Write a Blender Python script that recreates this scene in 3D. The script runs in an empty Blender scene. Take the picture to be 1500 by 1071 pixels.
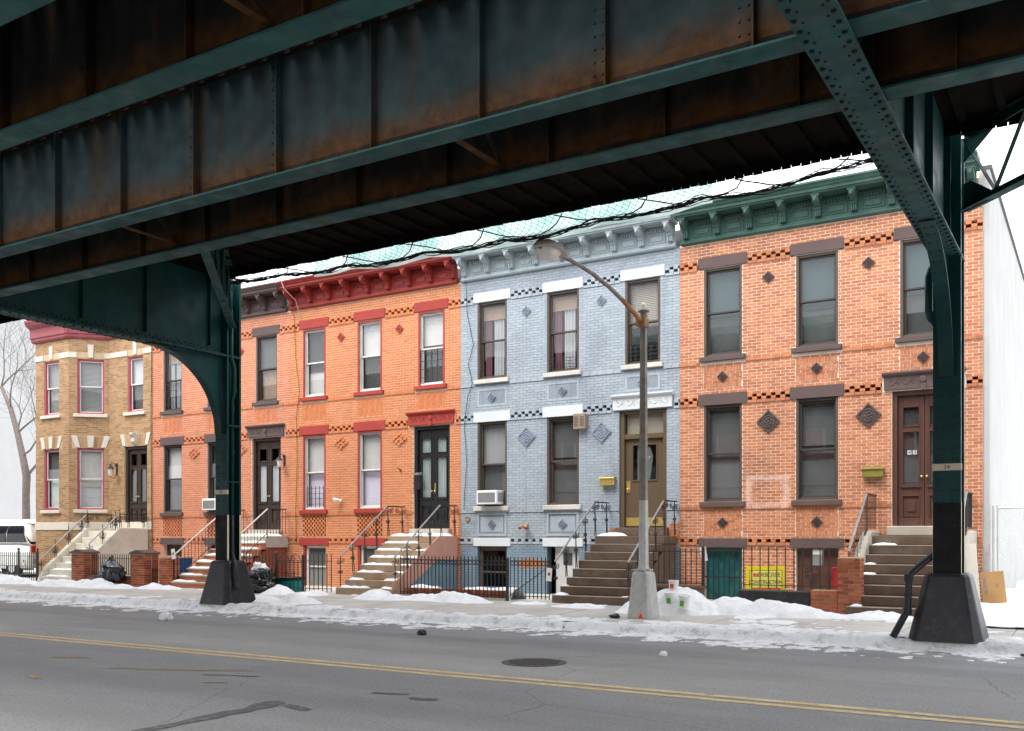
import bpy, bmesh, math, random
from mathutils import Vector, Matrix, noise
random.seed(7)
R = math.radians
scene = bpy.context.scene
COL = scene.collection

# ------------------------------------------------------------------ camera, sky, sun, exposure
cam_d = bpy.data.cameras.new('camera')
cam = bpy.data.objects.new('camera', cam_d)
COL.objects.link(cam)
cam.location = (0, 0, 1.65)
cam.rotation_euler = (R(90), 0, R(31.3))
cam_d.sensor_fit = 'HORIZONTAL'
cam_d.sensor_width = 36.0
cam_d.lens = 1420 / 1500 * 36.0
cam_d.shift_y = (787 - 535.5) / 1500
cam_d.clip_start = 0.05
cam_d.clip_end = 3000
scene.camera = cam

SUN_EL, SUN_AZ = 58, -60         # high soft sun behind thin cloud, over the photographer's shoulder
world = bpy.data.worlds.new('World')
scene.world = world
world.use_nodes = True
wn, wl = world.node_tree.nodes, world.node_tree.links
wn.clear()
sky = wn.new('ShaderNodeTexSky')
sky.sky_type = 'NISHITA'
sky.sun_disc = False
sky.sun_elevation = R(SUN_EL)
sky.sun_rotation = R(200)
sky.air_density = 1.0
sky.dust_density = 4.0
sky.ozone_density = 1.0
desat = wn.new('ShaderNodeHueSaturation')
desat.inputs['Saturation'].default_value = 0.25
ovc = wn.new('ShaderNodeMixRGB')            # overcast: the sky light evened out by cloud
ovc.inputs['Fac'].default_value = 0.75
ovc.inputs['Color2'].default_value = (9.0, 9.3, 9.8, 1)
bg = wn.new('ShaderNodeBackground')
bg.inputs['Strength'].default_value = 0.12
wo = wn.new('ShaderNodeOutputWorld')
wl.new(sky.outputs[0], desat.inputs['Color'])
wl.new(desat.outputs[0], ovc.inputs['Color1'])
wl.new(ovc.outputs[0], bg.inputs['Color'])
wl.new(bg.outputs[0], wo.inputs['Surface'])

sun_d = bpy.data.lights.new('sun', 'SUN')
sun_d.energy = 1.2
sun_d.angle = R(25)
sun_d.color = (1.0, 0.96, 0.9)
sun = bpy.data.objects.new('sun', sun_d)
COL.objects.link(sun)
sun.rotation_euler = (R(90 - SUN_EL), 0, R(-20))
scene.view_settings.view_transform = 'Standard'
scene.view_settings.look = 'None'
scene.view_settings.gamma = 1.0
scene.view_settings.exposure = 1.45
scene.view_settings.use_curve_mapping = False
scene.render.engine = 'CYCLES'
cy = scene.cycles
cy.use_denoising = True
cy.max_bounces = 8
cy.diffuse_bounces = 4
cy.glossy_bounces = 3
cy.transmission_bounces = 4
cy.transparent_max_bounces = 12
cy.caustics_reflective = False
cy.caustics_refractive = False

# ------------------------------------------------------------------ material helpers
class NT:
    def __init__(s, name):
        s.m = bpy.data.materials.new(name)
        s.m.use_nodes = True
        s.n, s.l = s.m.node_tree.nodes, s.m.node_tree.links
        s.b = s.n['Principled BSDF']
        s.pos = None
    def new(s, t, **kw):
        x = s.n.new(t)
        for k, v in kw.items():
            setattr(x, k, v)
        return x
    def link(s, a, b):
        s.l.new(a, b)
    def P(s):
        if s.pos is None:
            s.pos = s.new('ShaderNodeNewGeometry').outputs['Position']
        return s.pos
    def noise(s, scale, detail=4, rough=.55, stretch=None, src=None):
        t = s.new('ShaderNodeTexNoise')
        t.inputs['Scale'].default_value = scale
        t.inputs['Detail'].default_value = detail
        t.inputs['Roughness'].default_value = rough
        v = src or s.P()
        if stretch:
            mp = s.new('ShaderNodeMapping')
            mp.inputs['Scale'].default_value = stretch
            s.link(v, mp.inputs['Vector'])
            v = mp.outputs[0]
        s.link(v, t.inputs['Vector'])
        return t.outputs['Fac']
    def ramp(s, fac, stops):
        r = s.new('ShaderNodeValToRGB')
        els = r.color_ramp.elements
        while len(els) < len(stops):
            els.new(0.5)
        for e, (p, c) in zip(els, stops):
            e.position = p
            e.color = c if isinstance(c, tuple) and len(c) == 4 else ((*c, 1) if isinstance(c, tuple) else (c, c, c, 1))
        s.link(fac, r.inputs['Fac'])
        return r.outputs['Color']
    def mix(s, fac, a, b, blend='MIX'):
        m = s.new('ShaderNodeMixRGB', blend_type=blend)
        for sock, v in ((m.inputs['Fac'], fac), (m.inputs['Color1'], a), (m.inputs['Color2'], b)):
            if isinstance(v, (int, float)):
                sock.default_value = v if sock.type == 'VALUE' else (v, v, v, 1)
            elif isinstance(v, tuple):
                sock.default_value = (*v[:3], 1)
            else:
                s.link(v, sock)
        return m.outputs['Color']
    def math(s, op, a, b=0.0, c=None):
        m = s.new('ShaderNodeMath', operation=op)
        for i, v in enumerate((a, b, c)):
            if v is None:
                continue
            if isinstance(v, (int, float)):
                m.inputs[i].default_value = v
            else:
                s.link(v, m.inputs[i])
        return m.outputs[0]
    def axis(s, i):
        x = s.new('ShaderNodeSeparateXYZ')
        s.link(s.P(), x.inputs[0])
        return x.outputs[i]
    def maprange(s, v, a, b, c=0.0, d=1.0):
        m = s.new('ShaderNodeMapRange')
        m.interpolation_type = 'SMOOTHSTEP'
        s.link(v, m.inputs[0])
        for i, q in enumerate((a, b, c, d)):
            m.inputs[i + 1].default_value = q
        return m.outputs[0]
    def bump(s, h, strength=.3, dist=.01):
        b = s.new('ShaderNodeBump')
        b.inputs['Strength'].default_value = strength
        b.inputs['Distance'].default_value = dist
        s.link(h, b.inputs['Height'])
        s.link(b.outputs[0], s.b.inputs['Normal'])
    def color(s, c):
        if isinstance(c, tuple):
            s.b.inputs['Base Color'].default_value = (*c[:3], 1)
        else:
            s.link(c, s.b.inputs['Base Color'])
    def rough(s, v):
        if isinstance(v, (int, float)):
            s.b.inputs['Roughness'].default_value = v
        else:
            s.link(v, s.b.inputs['Roughness'])

def sc(c, k):
    return tuple(min(1, x * k) for x in c)

def mat(name, c, rough=.75, var=.15, vs=3.0, metal=0.0, bump=.0, bs=60, spec=.3, grime=None):
    t = NT(name)
    col = t.ramp(t.noise(vs, 5, .6), [(.3, sc(c, 1 - var)), (.7, sc(c, 1 + var))])
    if grime:
        g = t.ramp(t.noise(grime[2] if len(grime) > 2 else 1.5, 6, .7), [(.5, 0.0), (.72, 1.0)])
        col = t.mix(t.math('MULTIPLY', g, grime[1]), col, grime[0])
    t.color(col)
    t.rough(rough)
    t.b.inputs['Metallic'].default_value = metal
    t.b.inputs['Specular IOR Level'].default_value = spec
    if bump:
        t.bump(t.noise(bs, 4, .6), bump, .01)
    return t.m

def brick_mat(name, cols, grime=(.12, .07, .05), gk=.35, spec=.2, zsplit=None, flake=None, ghost=None):
    t = NT(name)
    a = t.new('ShaderNodeAttribute', attribute_name='rnd')
    n = len(cols)
    col = t.ramp(a.outputs['Fac'], [((i + .5) / n, c) for i, c in enumerate(cols)])
    col = t.mix(.35, col, t.ramp(t.noise(28, 4, .7), [(.25, .25), (.75, .75)]), 'OVERLAY')
    g = t.ramp(t.noise(.9, 6, .65, (1, 1, .55)), [(.48, 0.0), (.75, 1.0)])
    col = t.mix(t.math('MULTIPLY', g, gk), col, grime)
    drip = t.ramp(t.noise(5.0, 5, .7, (1, 1, .07)), [(.55, 0.0), (.75, 1.0)])
    col = t.mix(t.math('MULTIPLY', drip, gk * .7), col, grime)
    if ghost:                  # scrubbed-off graffiti, a pale box of washed paint
        cx, cz, hx, hz = ghost
        dx = t.math('ABSOLUTE', t.math('DIVIDE', t.math('SUBTRACT', t.axis(0), cx), hx))
        dz = t.math('ABSOLUTE', t.math('DIVIDE', t.math('SUBTRACT', t.axis(2), cz), hz))
        d = t.math('ADD', t.math('MAXIMUM', dx, dz), t.math('MULTIPLY', t.math('SUBTRACT', t.noise(9, 5, .7), .5), .5))
        f = t.math('MULTIPLY', t.maprange(d, .62, .86, 0, 1), t.maprange(d, .98, 1.12, 1, 0))
        col = t.mix(t.math('MULTIPLY', f, .30), col, (.80, .70, .66))
    if zsplit:
        col = t.mix(t.maprange(t.axis(2), zsplit[0] - .01, zsplit[0] + .01, 1, 0), col, t.mix(.6, col, zsplit[1]))
    if flake:
        for (cx, cz, rx, rz, fc) in flake:
            dx = t.math('DIVIDE', t.math('SUBTRACT', t.axis(0), cx), rx)
            dz = t.math('DIVIDE', t.math('SUBTRACT', t.axis(2), cz), rz)
            d = t.math('ADD', t.math('MULTIPLY', dx, dx), t.math('MULTIPLY', dz, dz))
            nn = t.math('MULTIPLY', t.math('SUBTRACT', t.noise(5, 5, .7), .5), 4.5)
            f = t.maprange(t.math('ADD', d, nn), .75, .95, 1, 0)
            col = t.mix(f, col, fc)
    t.color(col)
    t.rough(.85)
    t.b.inputs['Specular IOR Level'].default_value = spec
    t.bump(t.noise(90, 4, .6), .35, .006)
    return t.m

def steel_mat(name, paint, rust=0.0, zr=None, rough=.45, grime=.3, spec=.4):
    t = NT(name)
    col = t.ramp(t.noise(2.2, 6, .65), [(.3, sc(paint, .7)), (.7, sc(paint, 1.25))])
    streak = t.noise(3.0, 5, .7, (1, 1, .12))
    col = t.mix(t.math('MULTIPLY', t.ramp(streak, [(.5, 0.0), (.75, 1.0)]), grime), col, (.02, .016, .012))
    if rust:
        rc = t.ramp(t.noise(6, 6, .7), [(.25, (.016, .007, .003)), (.55, (.062, .026, .006)), (.8, (.10, .044, .010))])
        if zr:
            nz = t.math('MULTIPLY', t.math('SUBTRACT', t.noise(1.7, 5, .6, (1, 1, .5)), .5), zr[2])
            f = t.maprange(t.math('ADD', t.axis(2), nz), zr[0], zr[1], 1, 0)
            f2 = t.math('MULTIPLY', t.ramp(t.noise(1.5, 6, .65, (1, 1, .12)), [(.52, 0.0), (.66, 1.0)]), .45)
            f = t.math('MAXIMUM', f, f2)
        else:
            f = t.ramp(t.noise(1.6, 6, .65), [(.5, 0.0), (.7, 1.0)])
        col = t.mix(t.math('MULTIPLY', f, rust), col, rc)
    t.color(col)
    t.rough(t.ramp(t.noise(4, 4), [(.3, rough * .75), (.7, min(1, rough * 1.4))]))
    t.b.inputs['Specular IOR Level'].default_value = spec
    t.bump(t.noise(35, 4, .6), .15, .004)
    return t.m

def glass_mat(name, tint=(1, 1, 1), refl=1.0):
    m = bpy.data.materials.new(name)
    m.use_nodes = True
    n, l = m.node_tree.nodes, m.node_tree.links
    n.clear()
    o = n.new('ShaderNodeOutputMaterial')
    mx = n.new('ShaderNodeMixShader')
    tr = n.new('ShaderNodeBsdfTransparent')
    tr.inputs[0].default_value = (*tint, 1)
    gl = n.new('ShaderNodeBsdfGlossy')
    gl.inputs['Roughness'].default_value = .015
    lw = n.new('ShaderNodeLayerWeight')
    lw.inputs['Blend'].default_value = .5
    fr = n.new('ShaderNodeMath')
    fr.operation = 'POWER'
    fr.inputs[1].default_value = 5.0
    l.new(lw.outputs['Facing'], fr.inputs[0])
    ad = n.new('ShaderNodeMath')
    ad.operation = 'MULTIPLY_ADD'
    ad.inputs[1].default_value = .92 * refl
    ad.inputs[2].default_value = .034 * refl
    l.new(fr.outputs[0], ad.inputs[0])
    l.new(ad.outputs[0], mx.inputs[0])
    l.new(tr.outputs[0], mx.inputs[1])
    l.new(gl.outputs[0], mx.inputs[2])
    l.new(mx.outputs[0], o.inputs[0])
    return m

# ------------------------------------------------------------------ mesh helpers
class MB:
    def __init__(s):
        s.v, s.f, s.r = [], [], []
    def add(s, vs, fs, r=0.0):
        b = len(s.v)
        s.v += [tuple(p) for p in vs]
        s.f += [tuple(b + i for i in f) for f in fs]
        s.r += [r] * len(fs)
        return s
    def box(s, x0, x1, y0, y1, z0, z1, r=0.0):
        x0, x1 = min(x0, x1), max(x0, x1)
        y0, y1 = min(y0, y1), max(y0, y1)
        z0, z1 = min(z0, z1), max(z0, z1)
        return s.add([(x0, y0, z0), (x1, y0, z0), (x1, y1, z0), (x0, y1, z0), (x0, y0, z1), (x1, y0, z1), (x1, y1, z1), (x0, y1, z1)],
                     [(0, 3, 2, 1), (4, 5, 6, 7), (0, 1, 5, 4), (1, 2, 6, 5), (2, 3, 7, 6), (3, 0, 4, 7)], r)
    def prism(s, poly, ax, a, b, r=0.0):
        n = len(poly)
        def P(p, t):
            return {'x': (t, p[0], p[1]), 'y': (p[0], t, p[1]), 'z': (p[0], p[1], t)}[ax]
        vs = [P(p, a) for p in poly] + [P(p, b) for p in poly]
        fs = [tuple(range(n))[::-1], tuple(range(n, 2 * n))] + [(i, (i + 1) % n, n + (i + 1) % n, n + i) for i in range(n)]
        return s.add(vs, fs, r)
    def bar(s, p0, p1, w, h, up=(0, 0, 1)):
        p0, p1 = Vector(p0), Vector(p1)
        d = (p1 - p0).normalized()
        sd = d.cross(Vector(up))
        if sd.length < 1e-4:
            sd = d.cross(Vector((1, 0, 0)))
        sd.normalize()
        u = sd.cross(d).normalized()
        vs = []
        for p in (p0, p1):
            for a, b in ((-1, -1), (1, -1), (1, 1), (-1, 1)):
                vs.append(p + sd * (a * w / 2) + u * (b * h / 2))
        return s.add(vs, [(3, 2, 1, 0), (4, 5, 6, 7), (0, 1, 5, 4), (1, 2, 6, 5), (2, 3, 7, 6), (3, 0, 4, 7)])
    def tube(s, pts, r, n=6, cap=True):
        pts = [Vector(p) for p in pts]
        rs = r if isinstance(r, (list, tuple)) else [r] * len(pts)
        b = len(s.v)
        prev = None
        for i, p in enumerate(pts):
            d = (pts[min(i + 1, len(pts) - 1)] - pts[max(i - 1, 0)])
            if d.length < 1e-9:
                d = Vector((0, 0, 1))
            d.normalize()
            if prev is None:
                ref = Vector((0, 0, 1)) if abs(d.z) < .9 else Vector((1, 0, 0))
                a = d.cross(ref).normalized()
            else:
                a = (prev - d * prev.dot(d))
                a = a.normalized() if a.length > 1e-6 else d.orthogonal().normalized()
            prev = a
            c = d.cross(a)
            for k in range(n):
                t = 2 * math.pi * k / n
                s.v.append(tuple(p + (a * math.cos(t) + c * math.sin(t)) * rs[i]))
        for i in range(len(pts) - 1):
            for k in range(n):
                s.f.append((b + i * n + k, b + i * n + (k + 1) % n, b + (i + 1) * n + (k + 1) % n, b + (i + 1) * n + k))
                s.r.append(0.0)
        if cap:
            s.f.append(tuple(b + k for k in range(n))[::-1])
            s.f.append(tuple(b + (len(pts) - 1) * n + k for k in range(n)))
            s.r += [0.0, 0.0]
        return s
    def lathe(s, c, prof, n=16, ax='z'):
        def P(rr, t, z):
            x, y = rr * math.cos(t), rr * math.sin(t)
            return (c[0] + x, c[1] + y, c[2] + z) if ax == 'z' else (c[0] + x, c[1] - z, c[2] + y)
        b = len(s.v)
        for rr, z in prof:
            for k in range(n):
                s.v.append(P(rr, 2 * math.pi * k / n, z))
        for i in range(len(prof) - 1):
            for k in range(n):
                q = (b + i * n + k, b + i * n + (k + 1) % n, b + (i + 1) * n + (k + 1) % n, b + (i + 1) * n + k)
                s.f.append(q)
                s.r.append(0.0)
        s.f.append(tuple(b + k for k in range(n))[::-1])
        s.f.append(tuple(b + (len(prof) - 1) * n + k for k in range(n)))
        s.r += [0.0, 0.0]
        return s
    def rivet(s, p, nrm, r=.018):
        p, nrm = Vector(p), Vector(nrm)
        a = nrm.orthogonal().normalized()
        c = nrm.cross(a)
        b = len(s.v)
        for rr, hh in ((r, 0), (r * .7, r * .6)):
            for k in range(6):
                t = k * math.pi / 3
                s.v.append(tuple(p + (a * math.cos(t) + c * math.sin(t)) * rr + nrm * hh))
        for k in range(6):
            s.f.append((b + k, b + (k + 1) % 6, b + 6 + (k + 1) % 6, b + 6 + k))
            s.r.append(0.0)
        s.f.append(tuple(b + 6 + k for k in range(6)))
        s.r.append(0.0)
        return s
    def mesh(s, name, smooth=False, bevel=0, fixn=True):
        me = bpy.data.meshes.new(name)
        me.from_pydata(s.v, [], s.f)
        if any(s.r):
            at = me.attributes.new('rnd', 'FLOAT', 'FACE')
            at.data.foreach_set('value', s.r)
        if bevel or fixn:
            bm = bmesh.new()
            bm.from_mesh(me)
            if bevel:
                bmesh.ops.bevel(bm, geom=[e for e in bm.edges if len(e.link_faces) == 2 and e.calc_face_angle(0) > .5], offset=bevel, segments=1, affect='EDGES')
            bmesh.ops.recalc_face_normals(bm, faces=bm.faces)
            bm.to_mesh(me)
            bm.free()
        if smooth:
            me.polygons.foreach_set('use_smooth', [True] * len(me.polygons))
            if smooth == 'auto':
                me.set_sharp_from_angle(angle=R(40))
        return me
    def build(s, name, m, parent=None, world=False, loc=None, rotz=None, smooth=False, bevel=0, kind=None, label=None, fixn=True):
        if world and parent is not None:
            off, q = Vector((0, 0, 0)), parent
            while q is not None:
                off += q.location
                q = q.parent
            s.v = [(x - off.x, y - off.y, z - off.z) for x, y, z in s.v]
        me = s.mesh(name, smooth, bevel, fixn)
        return link(name, me, m, parent, loc, rotz, kind, label)

def link(name, me, m, parent=None, loc=None, rotz=None, kind=None, label=None):
    if m is not None and not me.materials:
        me.materials.append(m)
    o = bpy.data.objects.new(name, me)
    COL.objects.link(o)
    if parent is not None:
        o.parent = parent
    if loc is not None:
        o.location = loc
    if rotz is not None:
        o.rotation_euler = (0, 0, rotz)
    if kind:
        o['kind'] = kind
    if label:
        o['label'] = label
    return o

def thing(name, label, cat, loc=(0, 0, 0), rotz=0, group=None):
    o = bpy.data.objects.new(name, None)
    o.empty_display_size = .2
    COL.objects.link(o)
    o.location = loc
    o.rotation_euler = (0, 0, rotz)
    o['label'], o['category'] = label, cat
    if group:
        o['group'] = group
    return o

def tag(o, label, cat, group=None):
    o['label'], o['category'] = label, cat
    if group:
        o['group'] = group
    return o

def text(name, body, m, parent, loc, size, rot=(90, 0, 0), ext=.002, sx=1.0, align='CENTER', shear=0):
    cu = bpy.data.curves.new(name, 'FONT')
    cu.body = body
    cu.size = size
    cu.extrude = ext
    cu.align_x = align
    cu.align_y = 'CENTER'
    cu.shear = shear
    cu.materials.append(m)
    o = bpy.data.objects.new(name, cu)
    COL.objects.link(o)
    bpy.context.view_layer.update()
    me = bpy.data.meshes.new_from_object(o.evaluated_get(bpy.context.evaluated_depsgraph_get()))
    bpy.data.objects.remove(o)
    me.transform(Matrix.Diagonal((sx, 1, 1, 1)))
    o = link(name, me, m, parent, loc)
    o.rotation_euler = tuple(R(a) for a in rot)
    return o

def nz(x, y, z=0.0, s=1.0):
    return noise.noise(Vector((x * s, y * s, z)))

# ------------------------------------------------------------------ materials
M = {}
M['mortar_pale'] = mat('mortar_pale', (.82, .72, .62), .95, .12, 6, bump=.3)
M['mortar_tan'] = mat('mortar_tan', (.76, .55, .39), .95, .12, 6, bump=.3)
M['mortar_rose'] = mat('mortar_rose', (.74, .55, .45), .95, .12, 6, bump=.3)
M['mortar_buff'] = mat('mortar_buff', (.50, .37, .24), .95, .12, 6, bump=.3)
M['brick_orange'] = brick_mat('brick_orange', [(.40, .14, .066), (.48, .182, .085), (.51, .20, .095), (.53, .215, .104), (.49, .186, .088), (.40, .148, .075)], ghost=(-6.33, 2.66, .47, .34))
M['brick_tangerine'] = brick_mat('brick_tangerine', [(.50, .17, .070), (.55, .196, .083), (.57, .21, .092), (.55, .196, .083), (.51, .178, .073)], gk=.2)
M['brick_salmon'] = brick_mat('brick_salmon', [(.51, .182, .094), (.56, .208, .108), (.59, .228, .12), (.56, .208, .108), (.52, .185, .096)], gk=.25)
M['brick_buff'] = brick_mat('brick_buff', [(.30, .175, .09), (.41, .255, .135), (.45, .285, .155), (.43, .265, .145), (.34, .205, .105)], gk=.3)
M['brick_pillar'] = brick_mat('brick_pillar', [(.26, .075, .04), (.36, .11, .055), (.42, .14, .07), (.22, .06, .035)])
ORG = (.42, .16, .065)
BLUEF = [(-8.45, 1.72, .34, .26, ORG), (-10.05, 1.70, .20, .20, ORG), (-12.35, .98, .42, .13, ORG), (-11.35, .95, .34, .22, ORG)]
M['brick_blue'] = brick_mat('brick_blue', [(.315, .358, .395), (.345, .388, .425), (.355, .398, .435), (.345, .388, .425), (.31, .352, .39)], (.16, .18, .23), .45, .25, (1.42, (.10, .18, .25)), BLUEF)
M['mortar_blue'] = brick_mat('mortar_blue', [(.245, .282, .32), (.245, .282, .32)], (.12, .13, .17), .6, .2, (1.42, (.07, .13, .19)), BLUEF)

M['lintel_brown'] = mat('lintel_brown', (.105, .070, .066), .7, .12, 3, bump=.1, grime=((.05, .04, .04), .5))
M['lintel_red'] = mat('lintel_red', (.34, .042, .032), .65, .12, 3, bump=.1, grime=((.2, .03, .02), .5))
M['lintel_white'] = mat('lintel_white', (.58, .60, .61), .7, .05, 3, bump=.1, grime=((.45, .44, .42), .35))
M['limestone'] = mat('limestone', (.62, .57, .49), .8, .1, 3, bump=.15, grime=((.3, .26, .2), .5))
M['sill_stone'] = mat('sill_stone', (.55, .53, .48), .8, .15, 3, bump=.2, grime=((.25, .19, .13), .6))
M['cornice_green'] = mat('cornice_green', (.045, .105, .083), .55, .2, 4, bump=.15, grime=((.11, .17, .15), .5, 3))
M['cornice_blue'] = mat('cornice_blue', (.36, .42, .44), .55, .12, 4, bump=.15, grime=((.26, .24, .2), .5, 3))
M['cornice_red'] = mat('cornice_red', (.28, .034, .026), .55, .15, 4, bump=.15, grime=((.18, .03, .025), .5, 3))
M['cornice_brown'] = mat('cornice_brown', (.10, .068, .062), .55, .15, 4, bump=.15)
M['cornice_rose'] = mat('cornice_rose', (.30, .075, .085), .55, .15, 4)
M['dark_frame'] = mat('dark_frame', (.055, .045, .040), .5, .15, 3)
M['brown_frame'] = mat('brown_frame', (.085, .065, .052), .5, .15, 3)
M['white_frame'] = mat('white_frame', (.62, .61, .57), .5, .08, 3)
M['red_frame'] = mat('red_frame', (.33, .04, .032), .55, .1, 3)
M['pink_frame'] = mat('pink_frame', (.42, .07, .11), .55, .1, 3)
M['glass'] = glass_mat('glass')
M['glass_dull'] = glass_mat('glass_dull', (.75, .8, .8), .8)
M['shade_white'] = mat('shade_white', (.50, .495, .48), .9, .05, 2)
M['shade_grey'] = mat('shade_grey', (.095, .10, .10), .9, .08, 2)
M['shade_lilac'] = mat('shade_lilac', (.58, .54, .66), .9, .05, 2)
M['shade_plum'] = mat('shade_plum', (.20, .09, .11), .9, .08, 2)
M['blind_cream'] = mat('blind_cream', (.30, .27, .22), .7, .06, 2)
M['blind_white'] = mat('blind_white', (.30, .31, .31), .7, .04, 2)
M['curtain'] = mat('curtain', (.46, .48, .49), .9, .06, 4)
M['curtain_teal'] = mat('curtain_teal', (.04, .072, .078), .9, .1, 4)
M['curtain_sage'] = mat('curtain_sage', (.38, .44, .42), .9, .12, 5)
M['screen_grey'] = mat('screen_grey', (.06, .064, .064), .9, .15, 3)
M['valance'] = mat('valance', (.28, .20, .15), .9, .15, 9)
M['interior'] = mat('interior', (.05, .048, .045), .9, .2, 1)
M['roof_felt'] = mat('roof_felt', (.12, .12, .12), .9)
M['black_iron'] = mat('black_iron', (.016, .015, .018), .42, .2, 8, spec=.5)
M['rail_worn'] = mat('rail_worn', (.30, .29, .29), .35, .25, 10, metal=.6)
M['rail_pale'] = mat('rail_pale', (.50, .47, .43), .45, .15, 10)
M['brass'] = mat('brass', (.60, .44, .14), .35, .15, 20, metal=.8)
M['mail_olive'] = mat('mail_olive', (.20, .17, .035), .5, .2, 10)
M['door_brown'] = mat('door_brown', (.085, .036, .026), .42, .12, 4, spec=.4)
M['door_umber'] = mat('door_umber', (.105, .070, .040), .5, .08, 3)
M['door_black'] = mat('door_black', (.012, .012, .014), .35, .2, 3, spec=.5)
M['door_dark'] = mat('door_dark', (.045, .028, .022), .45, .2, 3)
M['door_white'] = mat('door_white', (.50, .50, .49), .6, .1, 3)
M['door_teal'] = mat('door_teal', (.010, .095, .11), .5, .3, 6, grime=((.03, .22, .08), .8, 3))
M['terracotta'] = mat('terracotta', (.085, .060, .055), .7, .2, 12, bump=.2)
M['tile_grey'] = mat('tile_grey', (.22, .25, .31), .7, .2, 12, bump=.2)
M['tile_red'] = mat('tile_red', (.40, .07, .05), .7, .2, 12, bump=.2)
M['step_brown'] = mat('step_brown', (.115, .078, .055), .85, .2, 3, bump=.25, grime=((.23, .19, .15), .5, 2))
M['step_tan'] = mat('step_tan', (.33, .235, .155), .85, .15, 3, bump=.25, grime=((.16, .12, .09), .6, 2))
M['step_rose'] = mat('step_rose', (.40, .22, .175), .85, .15, 3, bump=.25, grime=((.25, .14, .1), .5, 2))
M['rose_render'] = mat('rose_render', (.50, .26, .20), .85, .1, 3, bump=.2)
M['blue_render'] = mat('blue_render', (.15, .23, .29), .8, .12, 3, bump=.2)
M['cream_render'] = mat('cream_render', (.62, .58, .49), .85, .08, 2, bump=.2, grime=((.22, .2, .16), .55, 1.2))
M['step_nosing'] = mat('step_nosing', (.42, .36, .30), .85, .15, 5, bump=.2)
M['stone_grey'] = mat('stone_grey', (.40, .37, .31), .85, .15, 3, bump=.3)
M['concrete'] = mat('concrete', (.53, .51, .47), .9, .12, 1.2, bump=.2, grime=((.30, .28, .26), .6, .8))
M['kerb_steel'] = mat('kerb_steel', (.22, .20, .18), .7, .2, 3)
M['white_stucco'] = None
M['white_brick'] = mat('white_brick', (.47, .48, .485), .85, .04, 1.5, bump=.1)
M['plinth_grey'] = mat('plinth_grey', (.38, .37, .35), .9, .12, 1)
M['bark'] = mat('bark', (.16, .135, .12), .95, .3, 14, bump=.6, bs=30)
M['teal'] = steel_mat('teal', (.003, .044, .045), rough=.4, grime=.25, spec=.22)
M['teal_deep'] = steel_mat('teal_deep', (.005, .040, .040), rust=.12, rough=.5, spec=.2)
M['flange'] = steel_mat('flange', (.012, .060, .060), rust=.15, rough=.6, grime=.3, spec=.2)
M['web'] = steel_mat('web', (.019, .034, .038), rust=.95, zr=(5.96, 6.42, .45), rough=.7, grime=.4, spec=.12)
M['girder_edge'] = steel_mat('girder_edge', (.012, .009, .007), rust=.7, rough=.75, spec=.1)
M['web_shaded'] = steel_mat('web_shaded', (.005, .006, .006), rust=.75, zr=(5.95, 6.35, .5), rough=.8, grime=.5, spec=.06)  # near-black paint stands in for deep shade; rust along the bottom
M['rivet'] = steel_mat('rivet', (.004, .008, .009), rust=.2, rough=.6, spec=.1)
M['column_black'] = steel_mat('column_black', (.010, .010, .011), rough=.6, grime=.1, spec=.2)
M['column_cream'] = mat('column_cream', (.62, .57, .42), .6, .08, 3)
M['base_black'] = mat('base_black', (.013, .014, .018), .42, .3, 5, bump=.35, bs=18, spec=.4, grime=((.10, .095, .09), .30, 7))
M['tie_wood'] = mat('tie_wood', (.012, .009, .007), .9, .3, 5, bump=.3)
M['plank_dark'] = mat('plank_dark', (.008, .006, .005), .95, .3, 5, spec=.03)
M['net'] = mat('net', (.018, .013, .011), .9, .2, 9)
M['plate'] = mat('plate', (.60, .54, .40), .6, .06, 4)
M['ink'] = mat('ink', (.015, .015, .015), .6, .0, 1)
M['lamp_grey'] = mat('lamp_grey', (.20, .175, .15), .5, .25, 5, metal=.3, grime=((.10, .075, .05), .6, 6))
M['lamp_silver'] = mat('lamp_silver', (.47, .47, .45), .5, .1, 5, metal=.1, grime=((.2, .19, .17), .5, 6))
M['lamp_head'] = mat('lamp_head', (.36, .31, .27), .45, .12, 5)
M['rust'] = mat('rust', (.32, .15, .06), .8, .3, 12)
M['lens'] = mat('lens', (.70, .64, .60), .25, .1, 8, spec=.5)
M['yellow_sign'] = mat('yellow_sign', (.86, .68, .02), .5, .03, 3)
M['yellow_light'] = mat('yellow_light', (.90, .78, .18), .5, .03, 3)
M['sign_red'] = mat('sign_red', (.75, .08, .03), .5, .05, 3)
M['white_plastic'] = mat('white_plastic', (.75, .76, .76), .4, .04, 3)
M['grey_plastic'] = mat('grey_plastic', (.20, .20, .20), .5, .1, 3)
M['blue_plastic'] = mat('blue_plastic', (.03, .12, .32), .4, .1, 3)
M['pale_blue_plastic'] = mat('pale_blue_plastic', (.15, .30, .52), .45, .1, 3)
M['teal_plastic'] = mat('teal_plastic', (.0, .25, .22), .4, .1, 3)
M['bag'] = mat('bag', (.006, .006, .007), .16, .1, 3, spec=.5, bump=.2, bs=9)
M['bag_clear'] = mat('bag_clear', (.020, .022, .028), .16, .5, 7, spec=.5, bump=.25, bs=9)
M['tag_paper'] = mat('tag_paper', (.80, .79, .76), .8, .03, 3)
M['cardboard'] = mat('cardboard', (.40, .235, .10), .85, .1, 4)
M['board_white'] = mat('board_white', (.72, .66, .58), .8, .05, 3)
M['green_label'] = mat('green_label', (.12, .42, .05), .5, .3, 30)
M['copper'] = mat('copper', (.30, .22, .18), .6, .3, 20)
M['car_white'] = mat('car_white', (.70, .70, .66), .25, .03, 2, spec=.5)
M['car_glass'] = mat('car_glass', (.012, .012, .016), .08, .1, 2, spec=.6)
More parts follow.
